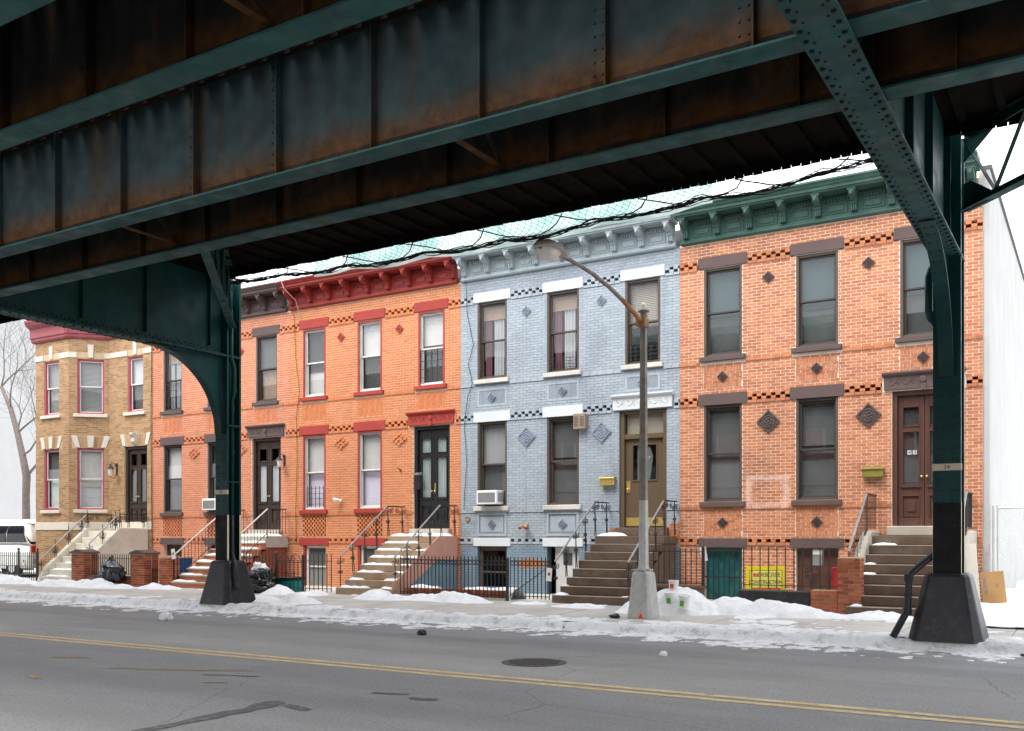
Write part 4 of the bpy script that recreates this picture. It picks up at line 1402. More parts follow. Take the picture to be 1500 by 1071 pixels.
def rowhouse(name, label, x0, W, bm, mm, lm, sillm, cm, fm, sm, tilem, win2, win1, door, seed, hide, blue=False, herring=False, lattice=False, jamb=None, uu=(.98, 3.07, 5.22), base=()):
    h = thing(name, label, 'house', (x0, FAC_Y, .2), group='attached row houses')
    h.location = (x0, FAC_Y, 0)
    holes, skips = [], []
    ww = .90
    for u in uu:
        holes.append((u - ww / 2, u + ww / 2, 5.78, 7.79))
        skips += [(u - ww / 2, u + ww / 2, 5.78, 7.79), (u - .57, u + .57, 7.80, 8.055), (u - .53, u + .53, 5.65, 5.79)]
    for u in uu[:2]:
        holes.append((u - ww / 2, u + ww / 2, 2.46, 4.66))
        skips += [(u - ww / 2, u + ww / 2, 2.46, 4.66), (u - .57, u + .57, 4.655, 4.925), (u - .53, u + .53, 2.33, 2.46)]
    ud = uu[2]
    dw = 1.22
    holes.append((ud - dw / 2, ud + dw / 2, 1.88, 4.68))
    skips += [(ud - dw / 2, ud + dw / 2, 1.6, 4.68), (ud - .79, ud + .79, 4.67, 5.06)]
    for (u, z0, z1) in base:
        holes.append((u - ww / 2, u + ww / 2, z0, z1))
        skips += [(u - ww / 2, u + ww / 2, z0, z1), (u - .57, u + .57, 1.41, 1.63)]
    for u in uu[:2]:
        skips.append((u - .57, u + .57, 1.41, 1.63))
    # recessed panels below the windows
    pan = [(u - .455, u + .455, 5.05, 5.53) for u in uu] + [(u - .455, u + .455, 1.70, 2.27) for u in uu[:2]]
    pan2 = []
    for p in pan:
        if p[2] > 5 and abs((p[0] + p[1]) / 2 - ud) < .1:
            p = (p[0], p[1], 5.10, 5.53)
        pan2.append((p[0], p[1], GZ(p[2]), GZ(p[3])))
    skips += pan2
    # corbelled bands between the lintels
    bands = []
    def gaps(z0, z1, blocks):
        q = 0.0
        out = []
        for a, b in sorted(blocks):
            if a > q + .05:
                out.append((q, a))
            q = max(q, b)
        if W > q + .05:
            out.append((q, W))
        return [(a, b, z0, z1) for a, b in out]
    b2 = gaps(GZ(7.80), GZ(7.80) + .2031, [(u - .575, u + .575) for u in uu])
    b1 = gaps(GZ(4.68), GZ(4.68) + .2031, [(u - .575, u + .575) for u in uu[:2]] + [(ud - .80, ud + .80)])
    b0 = gaps(GZ(1.45), GZ(1.45) + .1354, [(u - .575, u + .575) for u in uu[:2]] + [(ud - .9, ud + .9)])
    holes_b = [(p[0], p[1], p[2], p[3]) for p in pan2 + b2 + b1 + b0]
    skips += b2 + b1 + b0
    holes += b2 + b1 + b0 + ([p for p in pan2 if p[2] < 4] if lattice else [])
    wall = wall_backing(0, W, .1, 8.42, holes).build('wall', mm, h, fixn=False)
    # string courses stand proud, so bricks skip them
    strs = [(0, W, GZ(5.585), GZ(5.585) + .0677), (0, W, GZ(2.265), GZ(2.265) + .0677)]
    skips += strs
    brickwork(wall, .004, W - .004, .12, 8.42, skips, bm, x0, FAC_Y, 300, 0, hide)
    rnd = random.Random(seed)
    for si, (a, b, c, d) in enumerate(strs):
        iv = [(0, W)]
        cut = [(u - .535, u + .535) for u in (uu if c > 5 else ())] + ([(ud - dw / 2, ud + dw / 2)] if c < 5 else [])
        mb = MB()
        q = 0.003
        for (e0, e1) in sorted(cut) + [(W, W)]:
            p = q
            while p < e0 - .03:
                mb.box(p, min(p + .203, e0 - .004), -.022, .0048, c + .002, d - .006, .05 + .9 * rnd.random())
                p += .2135
            q = e1 + .004
        mb.build('string_course', bm, h, kind='stuff')
    for (a, b, c, d) in b2 + b1 + b0:
        rows = 2 if d - c > .15 else 1
        mb = checker(a + .004, b - .004, c + .068, rows, seed=seed, v0=-.016, v1=.19)
        p = a + .004
        while p < b - .03:
            mb.box(p, min(p + .203, b - .004), -.024, .19, c + .002, c + .062, .05 + .9 * rnd.random())
            p += .2135
        mb.build('corbel_band', bm, h, kind='stuff')
    # panels
    for k, (a, b, c, d) in enumerate(pan2):
        up = c > 4
        mb = MB()
        if herring and up:
            mb.box(a, b, .001, .0047, c, d, .5)
            nb = 9
            wq = (b - a - .012) / nb
            for i in range(nb):
                xx = a + .006 + i * wq
                sg = .8 if i % 2 else -.8
                zq = c - .12
                while zq < d + .12:
                    z_l, z_r = zq, zq + sg * wq
                    qd = [(xx, z_l), (xx + wq - .006, z_r), (xx + wq - .006, z_r + .048), (xx, z_l + .048)]
                    qd = [(p_, min(max(q_, c + .004), d - .004)) for p_, q_ in qd]
                    if max(q_ for _, q_ in qd) - min(q_ for _, q_ in qd) > .03 and qd[3][1] - qd[0][1] > .004 and qd[2][1] - qd[1][1] > .004:
                        mb.prism(qd, 'y', -.006 + .005 * rnd.random(), .0048, .05 + .9 * rnd.random())
                    zq += .060
        elif lattice and not up:
            mb = checker(a + .01, b - .01, c + .01, int((d - c) / .0677), w=.085, gap=.055, v0=-.006, v1=.19, seed=seed + k)
        else:
            # soldier border round a plain field
            p = a + .006
            if not blue:
                while p < b - .05:
                    for zz in (c + .003, d - .111):
                        mb.box(p, p + .058, -.006, .0048, zz, zz + .105, .05 + .9 * rnd.random())
                    p += .0685
                nq = max(1, round((d - c - .228) / .0677))
                for kq in range(nq):
                    zq = c + .116 + kq * (d - c - .228) / nq
                    p = a + .006 - (.1 if kq % 2 else 0)
                    while p < b - .03:
                        x_0, x_1 = max(p, a + .006), min(p + .201, b - .006)
                        if x_1 - x_0 > .02:
                            mb.box(x_0, x_1, -.003, .0048, zq, zq + (d - c - .228) / nq - .011, .05 + .9 * rnd.random())
                        p += .2135
            else:
                t_ = .06
                vv = -.018 if not up else -.004
                mb.box(a, b, vv, .0048, c, c + t_, .5).box(a, b, vv, .0048, d - t_, d, .5).box(a, a + t_, vv, .0048, c + t_, d - t_, .5).box(b - t_, b, vv, .0048, c + t_, d - t_, .5)
                if not up:
                    mb.box(a + .11, b - .11, -.003, .0049, c + .11, d - .11, .4)
        if mb.v:
            mb.build('brick_panel', bm, h, kind='stuff')
        if tilem and not herring:
            if not (blue and up and k == 2 and False):
                diamond(h, (a + b) / 2, (c + d) / 2, .125, tilem, -.004)
    # tiles on the piers
    mids = [(uu[0] + uu[1]) / 2, (uu[1] + ud) / 2]
    for u in mids:
        if tilem:
            diamond(h, u, 7.41, .135, tilem, -.004)
            if not herring:
                diamond(h, u, 4.21, .265, tilem, -.004)
        if herring:
            mb = MB()
            for (du, dz) in ((0, 2), (-1, 1), (1, 1), (-2, 0), (2, 0), (-1, -1), (1, -1), (0, -2)):
                mb.box(u + du * .10 - .05, u + du * .10 + .05, -.035, .0, 4.36 + dz * .0677 - .03, 4.36 + dz * .0677 + .03, .4)
            mb.box(u - .1, u + .1, -.02, 0, 4.33, 4.39, .5)
            mb.build('brick_cross', bm, h)
    # stonework
    for u in uu:
        lintel(h, u, 7.80, 8.05, 1.14, lm)
        sill(h, u, 5.66, 5.78, 1.06, sillm)
    for u in uu[:2]:
        lintel(h, u, 4.66, 4.92, 1.14, lm)
        sill(h, u, 2.335, 2.46, 1.06, sillm)
        lintel(h, u, 1.415, 1.625, 1.14, lm, chamf=.0)
    hood(h, ud, lm)
    for u, st in zip(uu, win2):
        window(h, u, 5.78, 7.79, ww, fm, sm, st, jamb=jamb)
    for u, st in zip(uu[:2], win1):
        window(h, u, 2.46, 4.66, ww, fm, sm, st, jamb=jamb)
    if cm:
        cornice(h, W, cm)
    # body: party walls, roof, a dark room behind the glass
    MB().box(0, .1, .235, 11.5, .1, 9.05).box(W - .1, W, .235, 11.5, .1, 9.05).build('party_wall', mm, h)
    MB().box(.0, W, .02, 11.6, 8.43, 8.55).box(.101, W - .101, .60, 11.4, 8.56, 9.0).build('roof', M['roof_felt'], h)
    MB().box(.11, W - .11, 1.1, 1.2, .1, 8.42).box(.11, W - .11, .24, 1.1, 5.1, 5.2).box(.11, W - .11, .24, 1.1, 1.65, 1.75).build('room', M['interior'], h)
    return h, wall

def vis(x0, cols=((1355, 1416), (312, 364), (924, 948)), zlo=2.35, zhi=8.3):
    def hide(u, z):
        p = pxx(x0 + u, FAC_Y)
        return z < zlo or z > zhi or any(a < p < b for a, b in cols)
    return hide

SH = lambda m, f, *r: ('shade', M[m], f, *[M[q] for q in r])
# --- right-hand orange brick house
X_BR, W_BR = -8.38, 6.37
hb, wall_b = rowhouse('brick_row_house', 'orange brick row house with brown lintels and dark green cornice, rightmost of the row', X_BR, W_BR,
    M['brick_orange'], M['mortar_pale'], M['lintel_brown'], M['lintel_brown'], M['cornice_green'], M['brown_frame'], M['dark_frame'], M['terracotta'],
    [SH('curtain_teal', .46, 'screen_grey'), SH('curtain_teal', .42, 'screen_grey'), SH('curtain_teal', .45, 'screen_grey')],
    [SH('shade_grey', .02), SH('shade_grey', .55, 'screen_grey')], None, 11, vis(X_BR), uu=(1.03, 3.13, 5.27),
    base=((1.03, .22, 1.41), (3.13, .45, 1.41)))
MB().box(W_BR + .001, W_BR + .12, .03, 24, .1, 8.95).build('side_wall', M['white_stucco'], hb)
MB().box(W_BR - .02, W_BR + .16, .02, 24.1, 8.951, 9.03).build('coping', M['roof_felt'], hb)
# --- blue painted house
X_BL, W_BL = -14.54, 6.158
hbl, wall_bl = rowhouse('blue_row_house', 'pale blue painted brick row house with white lintels and blue-grey cornice', X_BL, W_BL,
    M['brick_blue'], M['mortar_blue'], M['lintel_white'], M['sill_stone'], M['cornice_blue'], M['brown_frame'], M['brown_frame'], M['tile_grey'],
    [('curtain', M['curtain'], M['shade_plum']), ('curtain', M['curtain'], M['shade_plum']), ('blinds', M['blind_cream'], .45)],
    [SH('blind_white', .5, 'shade_grey'), SH('shade_grey', .55, 'screen_grey')], None, 12, vis(X_BL), blue=True,
    base=((.98, .35, 1.41), (3.07, .22, 1.41)))
# --- tangerine house with red trim
X_RD, W_RD = -20.73, 6.188
hr, wall_r = rowhouse('tangerine_row_house', 'bright orange brick row house with red painted lintels and red cornice', X_RD, W_RD,
    M['brick_tangerine'], M['mortar_tan'], M['lintel_red'], M['lintel_red'], M['cornice_red'], M['white_frame'], M['white_frame'], M['tile_red'],
    [SH('screen_grey', .38, 'shade_white'), SH('shade_white', .5, 'screen_grey'), SH('shade_white', .56, 'shade_grey')],
    [SH('shade_white', .5, 'shade_lilac'), SH('shade_white', .5, 'shade_lilac')], None, 13, vis(X_RD), herring=True, lattice=True, jamb=None,
    base=((.98, .22, 1.41), (3.07, .45, 1.41)))
# --- salmon house behind the column
X_SA, W_SA = -26.92, 6.188
hs, wall_s = rowhouse('salmon_row_house', 'salmon brick row house with brown lintels and brown cornice behind the left column', X_SA, W_SA,
    M['brick_salmon'], M['mortar_rose'], M['lintel_brown'], M['lintel_brown'], M['cornice_brown'], M['dark_frame'], M['dark_frame'], M['tile_red'],
    [('curtain', M['curtain'], M['curtain']), SH('shade_white', .1), SH('shade_grey', .5, 'valance')],
    [SH('shade_white', .52, 'shade_grey'), SH('screen_grey', .1)], None, 14, vis(X_SA), herring=True, lattice=True,
    base=((.98, .25, 1.41), (3.07, .45, 1.41)))

# red reveals on the tangerine windows: painted casing in front of the white sashes
for u in (.98, 3.07, 5.22):
    for (z0, z1) in ((5.785, 7.785), (2.465, 4.655)) if u < 5 else ((5.785, 7.785),):
        MB().box(u - .447, u - .385, .0, .038, z0, z1).box(u + .385, u + .447, .0, .038, z0, z1).box(u - .384, u + .384, .0, .038, z1 - .05, z1).build('casing', M['red_frame'], hr, bevel=.004)
for (X0, h_, uu) in ((X_BR, hb, (1.03, 3.13, 5.27)), (X_BL, hbl, (.98, 3.07, 5.22))):
    for u in uu:
        for (z0, z1) in ((5.785, 7.785), (2.465, 4.655)) if u < 5 else ((5.785, 7.785),):
            MB().box(u - .447, u - .395, .008, .038, z0, z1).box(u + .395, u + .447, .008, .038, z0, z1).build('casing', M['brown_frame'], h_, bevel=.004)

# window guards, air conditioners
for (h_, a, b, z0, z1) in ((hbl, 2.66, 3.46, 5.84, 6.15), (hbl, 4.83, 5.62, 5.84, 6.22), (hr, 4.85, 5.60, 5.86, 6.75), (hr, .70, 1.32, 2.53, 3.15), (hs, .62, 1.34, 5.86, 6.75)):
    guard(h_, a, b, z0, z1, .03, M['black_iron'], 5, 4)
def air_con(house, u, z, w=.62, hgt=.36):
    X, Y = house.location.x + u, FAC_Y
    t = thing('air_conditioner', AC_LABEL[house.name], 'air conditioner', (X, Y, z), group='window air conditioners')
    MB().box(-w / 2, w / 2, -.27, .10, 0, hgt).build('case', M['white_plastic'], t, bevel=.012)
    MB().box(-w / 2 + .05, w / 2 - .05, -.276, -.2705, .05, hgt - .06).build('coil', M['grey_plastic'], t)
    for s_ in range(9):
        MB().box(w / 2 + .0005, w / 2 + .006, -.20 + s_ * .03, -.185 + s_ * .03, .06, hgt - .06).build('louvre', M['grey_plastic'], t)
    MB().box(-w / 2 - .13, -w / 2 - .001, .10, .115, 0, hgt).box(w / 2 + .001, w / 2 + .13, .10, .115, 0, hgt).build('side_panel', M['screen_grey'], t)
    return t
AC_LABEL = {hbl.name: 'white window air conditioner in the pale blue house', hs.name: 'white window air conditioner beside the left street column'}
air_con(hbl, .98, 2.50)
air_con(hs, 3.0, 2.50)

# --- buff house with an angled bay at the far left
X_T = -32.95
ht = thing('buff_row_house', 'tan brick row house with angled bay, pink window trim and cream keystones, leftmost', 'house', (X_T, FAC_Y, 0), group='attached row houses')
TL = [('main', (-29.2, 21.3), (-26.94, 21.3)), ('angle', (-30.1, 20.4), (-29.2, 21.3)), ('front', (-31.98, 20.4), (-30.1, 20.4)), ('hidden', (-32.93, 21.3), (-31.98, 20.4))]
for nm, (xa, ya), (xb, yb) in TL:
    L = math.hypot(xb - xa, yb - ya)
    rz = math.atan2(yb - ya, xb - xa)
    lc = (xa - X_T, ya - FAC_Y, 0)
    holes, skips = [], []
    if nm == 'main':
        ops = [(1.40, .80, 5.88, 7.75, 'w'), (1.42, 1.18, 2.0, 4.72, 'd')]
    elif nm == 'angle':
        ops = [(L * .55, .86, 5.88, 7.75, 'w'), (L * .55, .86, 2.6, 4.70, 'w')]
    elif nm == 'front':
        ops = [(L * .48, .86, 5.88, 7.75, 'w'), (L * .48, .86, 2.6, 4.70, 'w')]
    else:
        ops = []
    for (u, w, z0, z1, k) in ops:
        holes.append((u - w / 2, u + w / 2, z0, z1))
        skips += [(u - w / 2, u + w / 2, z0, z1), (u - .56, u + .56, z0 - .125, z0)]
        if z1 < 6:
            skips.append((u - .60, u + .60, z1, z1 + .42))
        else:
            skips.append((u - .1, u + .1, z1 + .1, 8.25))
    skips += [(0, L, 1.90, 2.17), (0, L, 7.79, 7.97)]
    wl_ = wall_backing(0, L, .1, 8.5, holes).build('wall', M['mortar_buff'], ht, loc=lc, rotz=rz, fixn=False)
    bp = .12
    def hide_t(u, z, xa=xa, ya=ya, rz=rz):
        p = pxx(xa + u * math.cos(rz), ya + u * math.sin(rz))
        lim = 1.65 + (787 - (468 + .178 * p)) / 1420 * depth(xa, ya)
        return z < 2.3 or z > lim
    brickwork(wl_, .004, L - .004, .12, 8.5, skips, M['brick_buff'], xa, ya, {'main': 110, 'angle': 100, 'front': 90, 'hidden': 0}[nm], rz, hide_t, course=.0635)
    MB().box(0.002, L - .002, -.03, .03, 1.90, 2.165).build('stone_band', M['limestone'], ht, loc=lc, rotz=rz, bevel=.006)
    q = 0.0
    belts = []
    for (u, w, z0, z1, k) in ops:
        if z1 > 6:
            belts.append((q + .002, u - w / 2 - .01))
            q = u + w / 2 + .01
    belts.append((q, L - .002))
    for (a, b) in belts:
        MB().box(a, b, -.02, .03, 7.79, 7.965).build('belt_course', M['limestone'], ht, loc=lc, rotz=rz, bevel=.005)
    for (u, w, z0, z1, k) in ops:
        if z1 > 6:
            MB().prism([(u - .075, z1 + .05), (u + .075, z1 + .05), (u + .10, 8.25), (u - .10, 8.25)], 'y', -.03, .03).build('keystone', M['limestone'], ht, loc=lc, rotz=rz, bevel=.006)
        else:
            fan = MB()
            rn = random.Random(3)
            hw = w / 2
            for s_ in (-1, 0, 1):
                c0, c1 = s_ * (hw - .02), s_ * (hw + .10)
                wd = .075 if s_ else .085
                MB().prism([(u + c0 - wd, z1 + .02), (u + c0 + wd, z1 + .02), (u + c1 + wd * 1.3, z1 + .42), (u + c1 - wd * 1.3, z1 + .42)], 'y', -.025 if s_ else -.04, .03).build('voussoir', M['limestone'], ht, loc=lc, rotz=rz, bevel=.006)
            for i in range(18):
                t0 = -1 + 2 * (i + .5) / 18
                if min(abs(t0), abs(abs(t0) - .95)) < .17:
                    continue
                c0, c1 = t0 * hw, t0 * (hw + .13)
                fan.prism([(u + c0 - .022, z1 + .02), (u + c0 + .022, z1 + .02), (u + c1 + .026, z1 + .40), (u + c1 - .026, z1 + .40)], 'y', 0, .0048, .1 + .8 * rn.random())
            fan.build('brick_fan', M['brick_buff'], ht, loc=lc, rotz=rz, kind='stuff')
            if k == 'd':
                kc = MB().prism([(-.20, 5.16), (-.20, 5.09), (-.12, 5.0), (-.14, 4.86), (-.06, 4.76), (-.025, 4.76), (-.025, 5.16)], 'x', u - .09, u + .09)
                kc.build('carved_key', M['limestone'], ht, loc=lc, rotz=rz, bevel=.01)
        if k == 'w':
            sl = MB().prism([(-.08, z0 - .12), (.15, z0 - .12), (.15, z0), (-.08, z0 - .015)], 'x', u - .55, u + .55).build('sill', M['limestone'], ht, loc=lc, rotz=rz, bevel=.008)
            stl = {('main', 1): SH('curtain', .5, 'shade_grey'), ('angle', 1): ('blinds', M['blind_white'], .02), ('front', 1): ('blinds', M['blind_white'], .0),
                   ('angle', 0): SH('shade_white', .38, 'curtain'), ('front', 0): SH('shade_grey', .55, 'curtain_sage')}[(nm, 1 if z1 > 6 else 0)]
            window(ht, u, z0, z1, w, M['pink_frame'], M['white_frame'], stl, loc=lc, rotz=rz, fw=.05)
        else:
            pass
    if nm == 'front':
        dx = MB()
        for i in range(14):
            dx.box(L * .48 - .40 + i * .058, L * .48 - .36 + i * .058, -.06, -.03, 2.6, 2.66)
        dx.box(L * .48 - .43, L * .48 + .43, -.065, -.02, 2.605, 2.645)
        dx.build('flower_rail', M['pink_frame'], ht, loc=lc, rotz=rz)
        MB().box(L * .48 - .42, L * .48 + .42, .002, .0085, .5, 1.35).build('basement_window', M['door_dark'], ht, loc=lc, rotz=rz)
    # cornice follows the bay
    if nm != 'x':
        MB().prism([(.05, 8.44), (-.06, 8.44), (-.10, 8.50), (-.10, 8.56), (-.14, 8.60), (-.14, 8.90), (-.30, 9.0), (-.36, 9.12), (-.36, 9.18), (.05, 9.2)], 'x', -.12 if nm in ('front', 'angle') else 0, L + (.12 if nm == 'front' else 0)).build('cornice', M['cornice_rose'], ht, loc=lc, rotz=rz)
MB().prism([(0, .3), (0, 11.5), (6, 11.5), (6, .3), (3.75, .3), (2.85, -.6), (.97, -.6)], 'z', 8.51, 8.6).build('roof', M['roof_felt'], ht)
MB().box(0.0, .1, .1, 11.5, .1, 9.0).box(5.9, 6.0, .235, 11.5, .1, 9.0).build('party_wall', M['mortar_buff'], ht)
MB().box(.3, 5.88, 1.1, 1.2, .1, 8.4).box(1.4, 5.88, .24, 1.1, 5.1, 5.2).box(1.4, 5.88, .24, 1.1, 1.65, 1.75).build('room', M['interior'], ht)

# ------------------------------------------------------------------ doors
def curtain_pair(d, u, m, z0, z1, w=.9, v=.19):
    mb = MB()
    for i in range(48):
        t0, t1 = i / 48, (i + 1) / 48
        x0, x1 = u - w / 2 + w * t0, u - w / 2 + w * t1
        e0, e1 = .018 * math.sin(t0 * 90), .018 * math.sin(t1 * 90)
        mb.add([(x0, v + e0, z0), (x1, v + e1, z0), (x1, v + e1, z1), (x0, v + e0, z1)], [(0, 1, 2, 3)])
    mb.build('door_curtain', m, d, fixn=False)
d_b = door_panelled(hb, 5.27, 1.22, 1.88, 4.68, M['door_brown'], 'double')
MB().box(5.27 - .5, 5.27 + .5, .212, .216, 2.6, 4.4).build('dark_backing', M['interior'], d_b)
for k, ch in enumerate('45'):
    pl = MB().box(5.27 - .33 + k * .105, 5.27 - .25 + k * .105, .148, .152, 3.36, 3.45).build('number_tile', M['shade_white'], d_b)
    text('house_number', ch, M['ink'], pl, (5.27 - .29 + k * .105, .1465, 3.405), .09, ext=.0008, shear=.25)
d_r = door_panelled(hr, 5.22, 1.22, 1.88, 4.68, M['door_black'], 'double')
curtain_pair(d_r, 5.22, M['curtain_sage'], 2.7, 4.4)
MB().box(5.235, 5.275, .128, .139, 2.85, 3.12).build('lock_plate', M['brass'], d_r, bevel=.004)
d_s = door_panelled(hs, 5.22, 1.22, 1.88, 4.68, M['door_dark'], 'double')
curtain_pair(d_s, 5.22, M['curtain'], 2.7, 3.9)
# the buff house door
dt_ = thing('x', 'x', 'x') if False else None
d_t = door_panelled(ht, -27.78 - X_T, 1.18, 2.0, 4.72, M['door_dark'], 'double')
curtain_pair(d_t, -27.78 - X_T, M['shade_grey'], 2.8, 4.0)

# blue house door: panelled frame, transom, glazed leaf
u = 5.22
d_ = MB().box(u - .606, u - .50, .05, .20, 1.88, 4.676).box(u + .50, u + .606, .05, .20, 1.88, 4.676).box(u - .5, u + .5, .05, .2, 4.60, 4.676).box(u - .5, u + .5, .06, .2, 4.0, 4.12).build('door', M['door_umber'], hbl, bevel=.008)
MB().box(u - .46, u + .46, .12, .126, 4.12, 4.60).build('transom_pane', M['glass'], d_)
MB().box(u - .48, u + .48, .19, .195, 4.12, 4.60).build('transom_shade', M['blind_cream'], d_)
gz0, gz1, gx0, gx1 = 3.02, 3.85, u - .30, u + .30
MB().box(u - .495, gx0, .13, .175, 1.90, 3.995).box(gx1, u + .495, .13, .175, 1.90, 3.995).box(gx0, gx1, .13, .175, 1.90, gz0).box(gx0, gx1, .13, .175, gz1, 3.995).build('door_leaf', M['door_umber'], d_)
MB().box(gx0 - .035, gx1 + .035, .112, .1295, gz0 - .035, gz0).box(gx0 - .035, gx1 + .035, .112, .1295, gz1, gz1 + .035).box(gx0 - .035, gx0, .112, .1295, gz0, gz1).box(gx1, gx1 + .035, .112, .1295, gz0, gz1).build('moulding', M['door_umber'], d_, bevel=.004)
MB().box(gx0, gx1, .145, .149, gz0, gz1).build('glazing', M['glass_dull'], d_)
MB().prism([(u - .2, gz0), (u + .12, gz0), (u + .16, gz0 + .25), (u + .2, gz0 + .55), (u + .13, gz0 + .78), (u + .02, gz1), (u - .2, gz1)], 'y', .165, .169).build('door_curtain', M['blind_white'], d_)
text('house_number', '45-07', M['shade_white'], d_, (u - .01, .143, gz0 + .52), .115, ext=.001, shear=.3)
MB().box(u - .48, u + .48, .122, .1295, 1.92, 2.12).build('kick_plate', M['brass'], d_)
MB().box(u - .47, u - .37, .118, .1295, 2.72, 3.0).lathe((u - .42, .115, 2.8), [(.012, 0), (.03, .03), (.03, .05), (.005, .06)], 10, 'y').build('lock_plate', M['brass'], d_)

# basement openings
MB().box(1.03 - .44, 1.03 + .44, .17, .20, .22, 1.40).build('basement_door', M['door_teal'], hb)
bw = MB().box(3.13 - .44, 3.13 + .44, .12, .16, .45, 1.40).build('basement_shutter', M['door_brown'], hb)
sc_ = MB()
for (du, dz, s_) in ((-.25, .35, 1), (-.15, .2, -1), (-.05, .38, -1), (-.1, .1, 1), (.25, .2, 1)):
    sc_.tube(spiral((3.13 + du, .05, .6 + dz), .10, 1.4, s_, 18, 0, 'x'), .008, 5)
sc_.build('basement_grille', M['black_iron'], hb)
MB().box(.98 - .44, .98 + .44, .16, .17, .35, 1.40).build('basement_window', M['glass_dull'], hbl)
MB().box(.98 - .44, .98 - .36, .10, .19, .35, 1.40).box(.98 + .36, .98 + .44, .10, .19, .35, 1.4).box(.98 - .36, .98 + .36, .10, .19, 1.3, 1.4).box(.98 - .36, .98 + .36, .10, .19, .72, .76).build('basement_frame', M['brown_frame'], hbl)
MB().box(3.07 - .28, 3.07 + .44, .13, .16, .22, 1.40).build('basement_door', M['door_white'], hbl)
MB().box(3.07 - .05, 3.07 + .2, .122, .1295, .95, 1.25).build('basement_door_pane', M['screen_grey'], hbl)
MB().box(.98 - .30, .98 + .44, .13, .16, .22, .80).build('basement_door', M['grey_plastic'], hr)
MB().box(.98 - .30, .98 + .44, .14, .165, .80, 1.33).build('basement_door_pane', M['shade_grey'], hr)
MB().box(.98 - .37, .98 - .30, .08, .16, .22, 1.40).box(.98 - .3, .98 + .44, .08, .16, 1.33, 1.40).box(.98 - .3, .98 + .44, .09, .16, .77, .81).build('basement_frame', M['white_frame'], hr)
MB().box(.98 - .445, .98 - .372, .02, .16, .22, 1.40).box(3.07 - .445, 3.07 - .37, .02, .16, .45, 1.4).build('casing', M['red_frame'], hr)
MB().box(3.07 - .30, 3.07 + .44, .13, .16, .45, 1.33).build('basement_window', M['shade_grey'], hr)
MB().box(3.07 - .37, 3.07 - .30, .08, .16, .45, 1.40).box(3.07 - .3, 3.07 + .44, .08, .16, 1.33, 1.40).build('basement_frame', M['white_frame'], hr)
MB().box(.98 - .44, .98 + .44, .16, .19, .25, 1.40).box(3.07 - .44, 3.07 + .44, .16, .19, .45, 1.40).build('basement_door', M['door_dark'], hs)

# ------------------------------------------------------------------ stoops
def caps(house, stf, u, w, ybot, nr, tread, zg, rise, seed, rows):
    rn = random.Random(seed)
    for (i, a, b) in rows:
        y0 = ybot + i * tread
        SNOWCAPS.append((house.location.x + u - w / 2 + a * w, house.location.x + u - w / 2 + b * w, FAC_Y + y0 + .03, FAC_Y + y0 + (tread if i < nr - 1 else .72) + .0, zg + rise * (i + 1)))
# blue
st, stf, yb, rs = stoop(hbl, 5.22, 1.70, M['step_brown'], nos=M['step_nosing'])
MB().box(5.22 - .66, 5.22 + .66, -.12, .05, 1.681, 1.878).build('door_sill', M['step_brown'], hbl, bevel=.01)
caps(hbl, stf, 5.22, 1.7, yb, 8, .29, .21, rs, 3, [(0, .0, .14), (1, .0, .05), (7, .02, .3), (0, .93, 1.0)])
for uu_ in (5.22 - .87, 5.22 + .87):
    railing(hbl, uu_, 'scroll', yb + .10, 1.12, -.80, 2.48, -.04, 1.68, stf, M['rail_worn'], M['black_iron'])
# tangerine
st, stf, yb, rs = stoop(hr, 5.22, 1.70, M['step_tan'], side=M['blue_render'])
MB().box(5.22 - .66, 5.22 + .66, -.14, .05, 1.681, 1.878).build('door_sill', M['stone_grey'], hr, bevel=.01)
MB().prism([(-.82, 1.06), (-.02, 1.06), (-.02, 1.68), (-.86, 1.68), (yb + .05, .50), (yb + .05, .22), (yb + .45, .30), (-.95, 1.06)], 'x', 5.22 + .855, 5.22 + .885).build('stair_string', M['rose_render'], st)
caps(hr, stf, 5.22, 1.7, yb, 8, .29, .21, rs, 4, [(0, .02, .50), (0, .80, 1.0), (1, .05, .25), (1, .72, .98), (2, .05, .48), (2, .74, .98), (3, .03, .60), (3, .74, .99), (4, .03, .62), (4, .72, .96), (5, .03, .60), (5, .78, .98), (6, .04, .62), (7, .03, .97)])
for uu_ in (5.22 - .87, 5.22 + .87):
    railing(hr, uu_, 'scroll', yb + .12, 1.16, -.80, 2.48, -.04, 1.68, stf, M['rail_worn'], M['black_iron'])
# orange brick: concrete cheek walls with plain railings on top
st, stf, yb, rs = stoop(hb, 5.27, 1.62, M['step_brown'], nos=M['step_nosing'], land=.95, tread=.305)
MB().box(5.27 - .66, 5.27 + .66, -.30, .05, 1.681, 1.878).build('door_sill', M['stone_grey'], hb, bevel=.015)
for s_ in (-1, 1):
    a = 5.27 + s_ * .815
    b = 5.27 + s_ * 1.0
    MB().prism([(yb + .25, .2), (-.01, .2), (-.01, 1.78), (-1.0, 1.78), (-1.25, 1.66), (yb + .25, .62)], 'x', min(a, b), max(a, b)).build('cheek_wall', M['stone_grey'], st, bevel=.03)
    railing(hb, 5.27 + s_ * .91, 'bars', yb + .45, 1.38, -1.0, 2.52, -.04, 1.78, lambda y, yb=yb: max(.62, min(1.78, .62 + (y - yb - .25) * .60)), M['rail_worn'], M['black_iron'])
caps(hb, stf, 5.27, 1.62, yb, 8, .305, .21, rs, 5, [(0, .0, .12), (1, .0, .10), (3, .0, .16), (4, .0, .12), (6, .02, .3)])
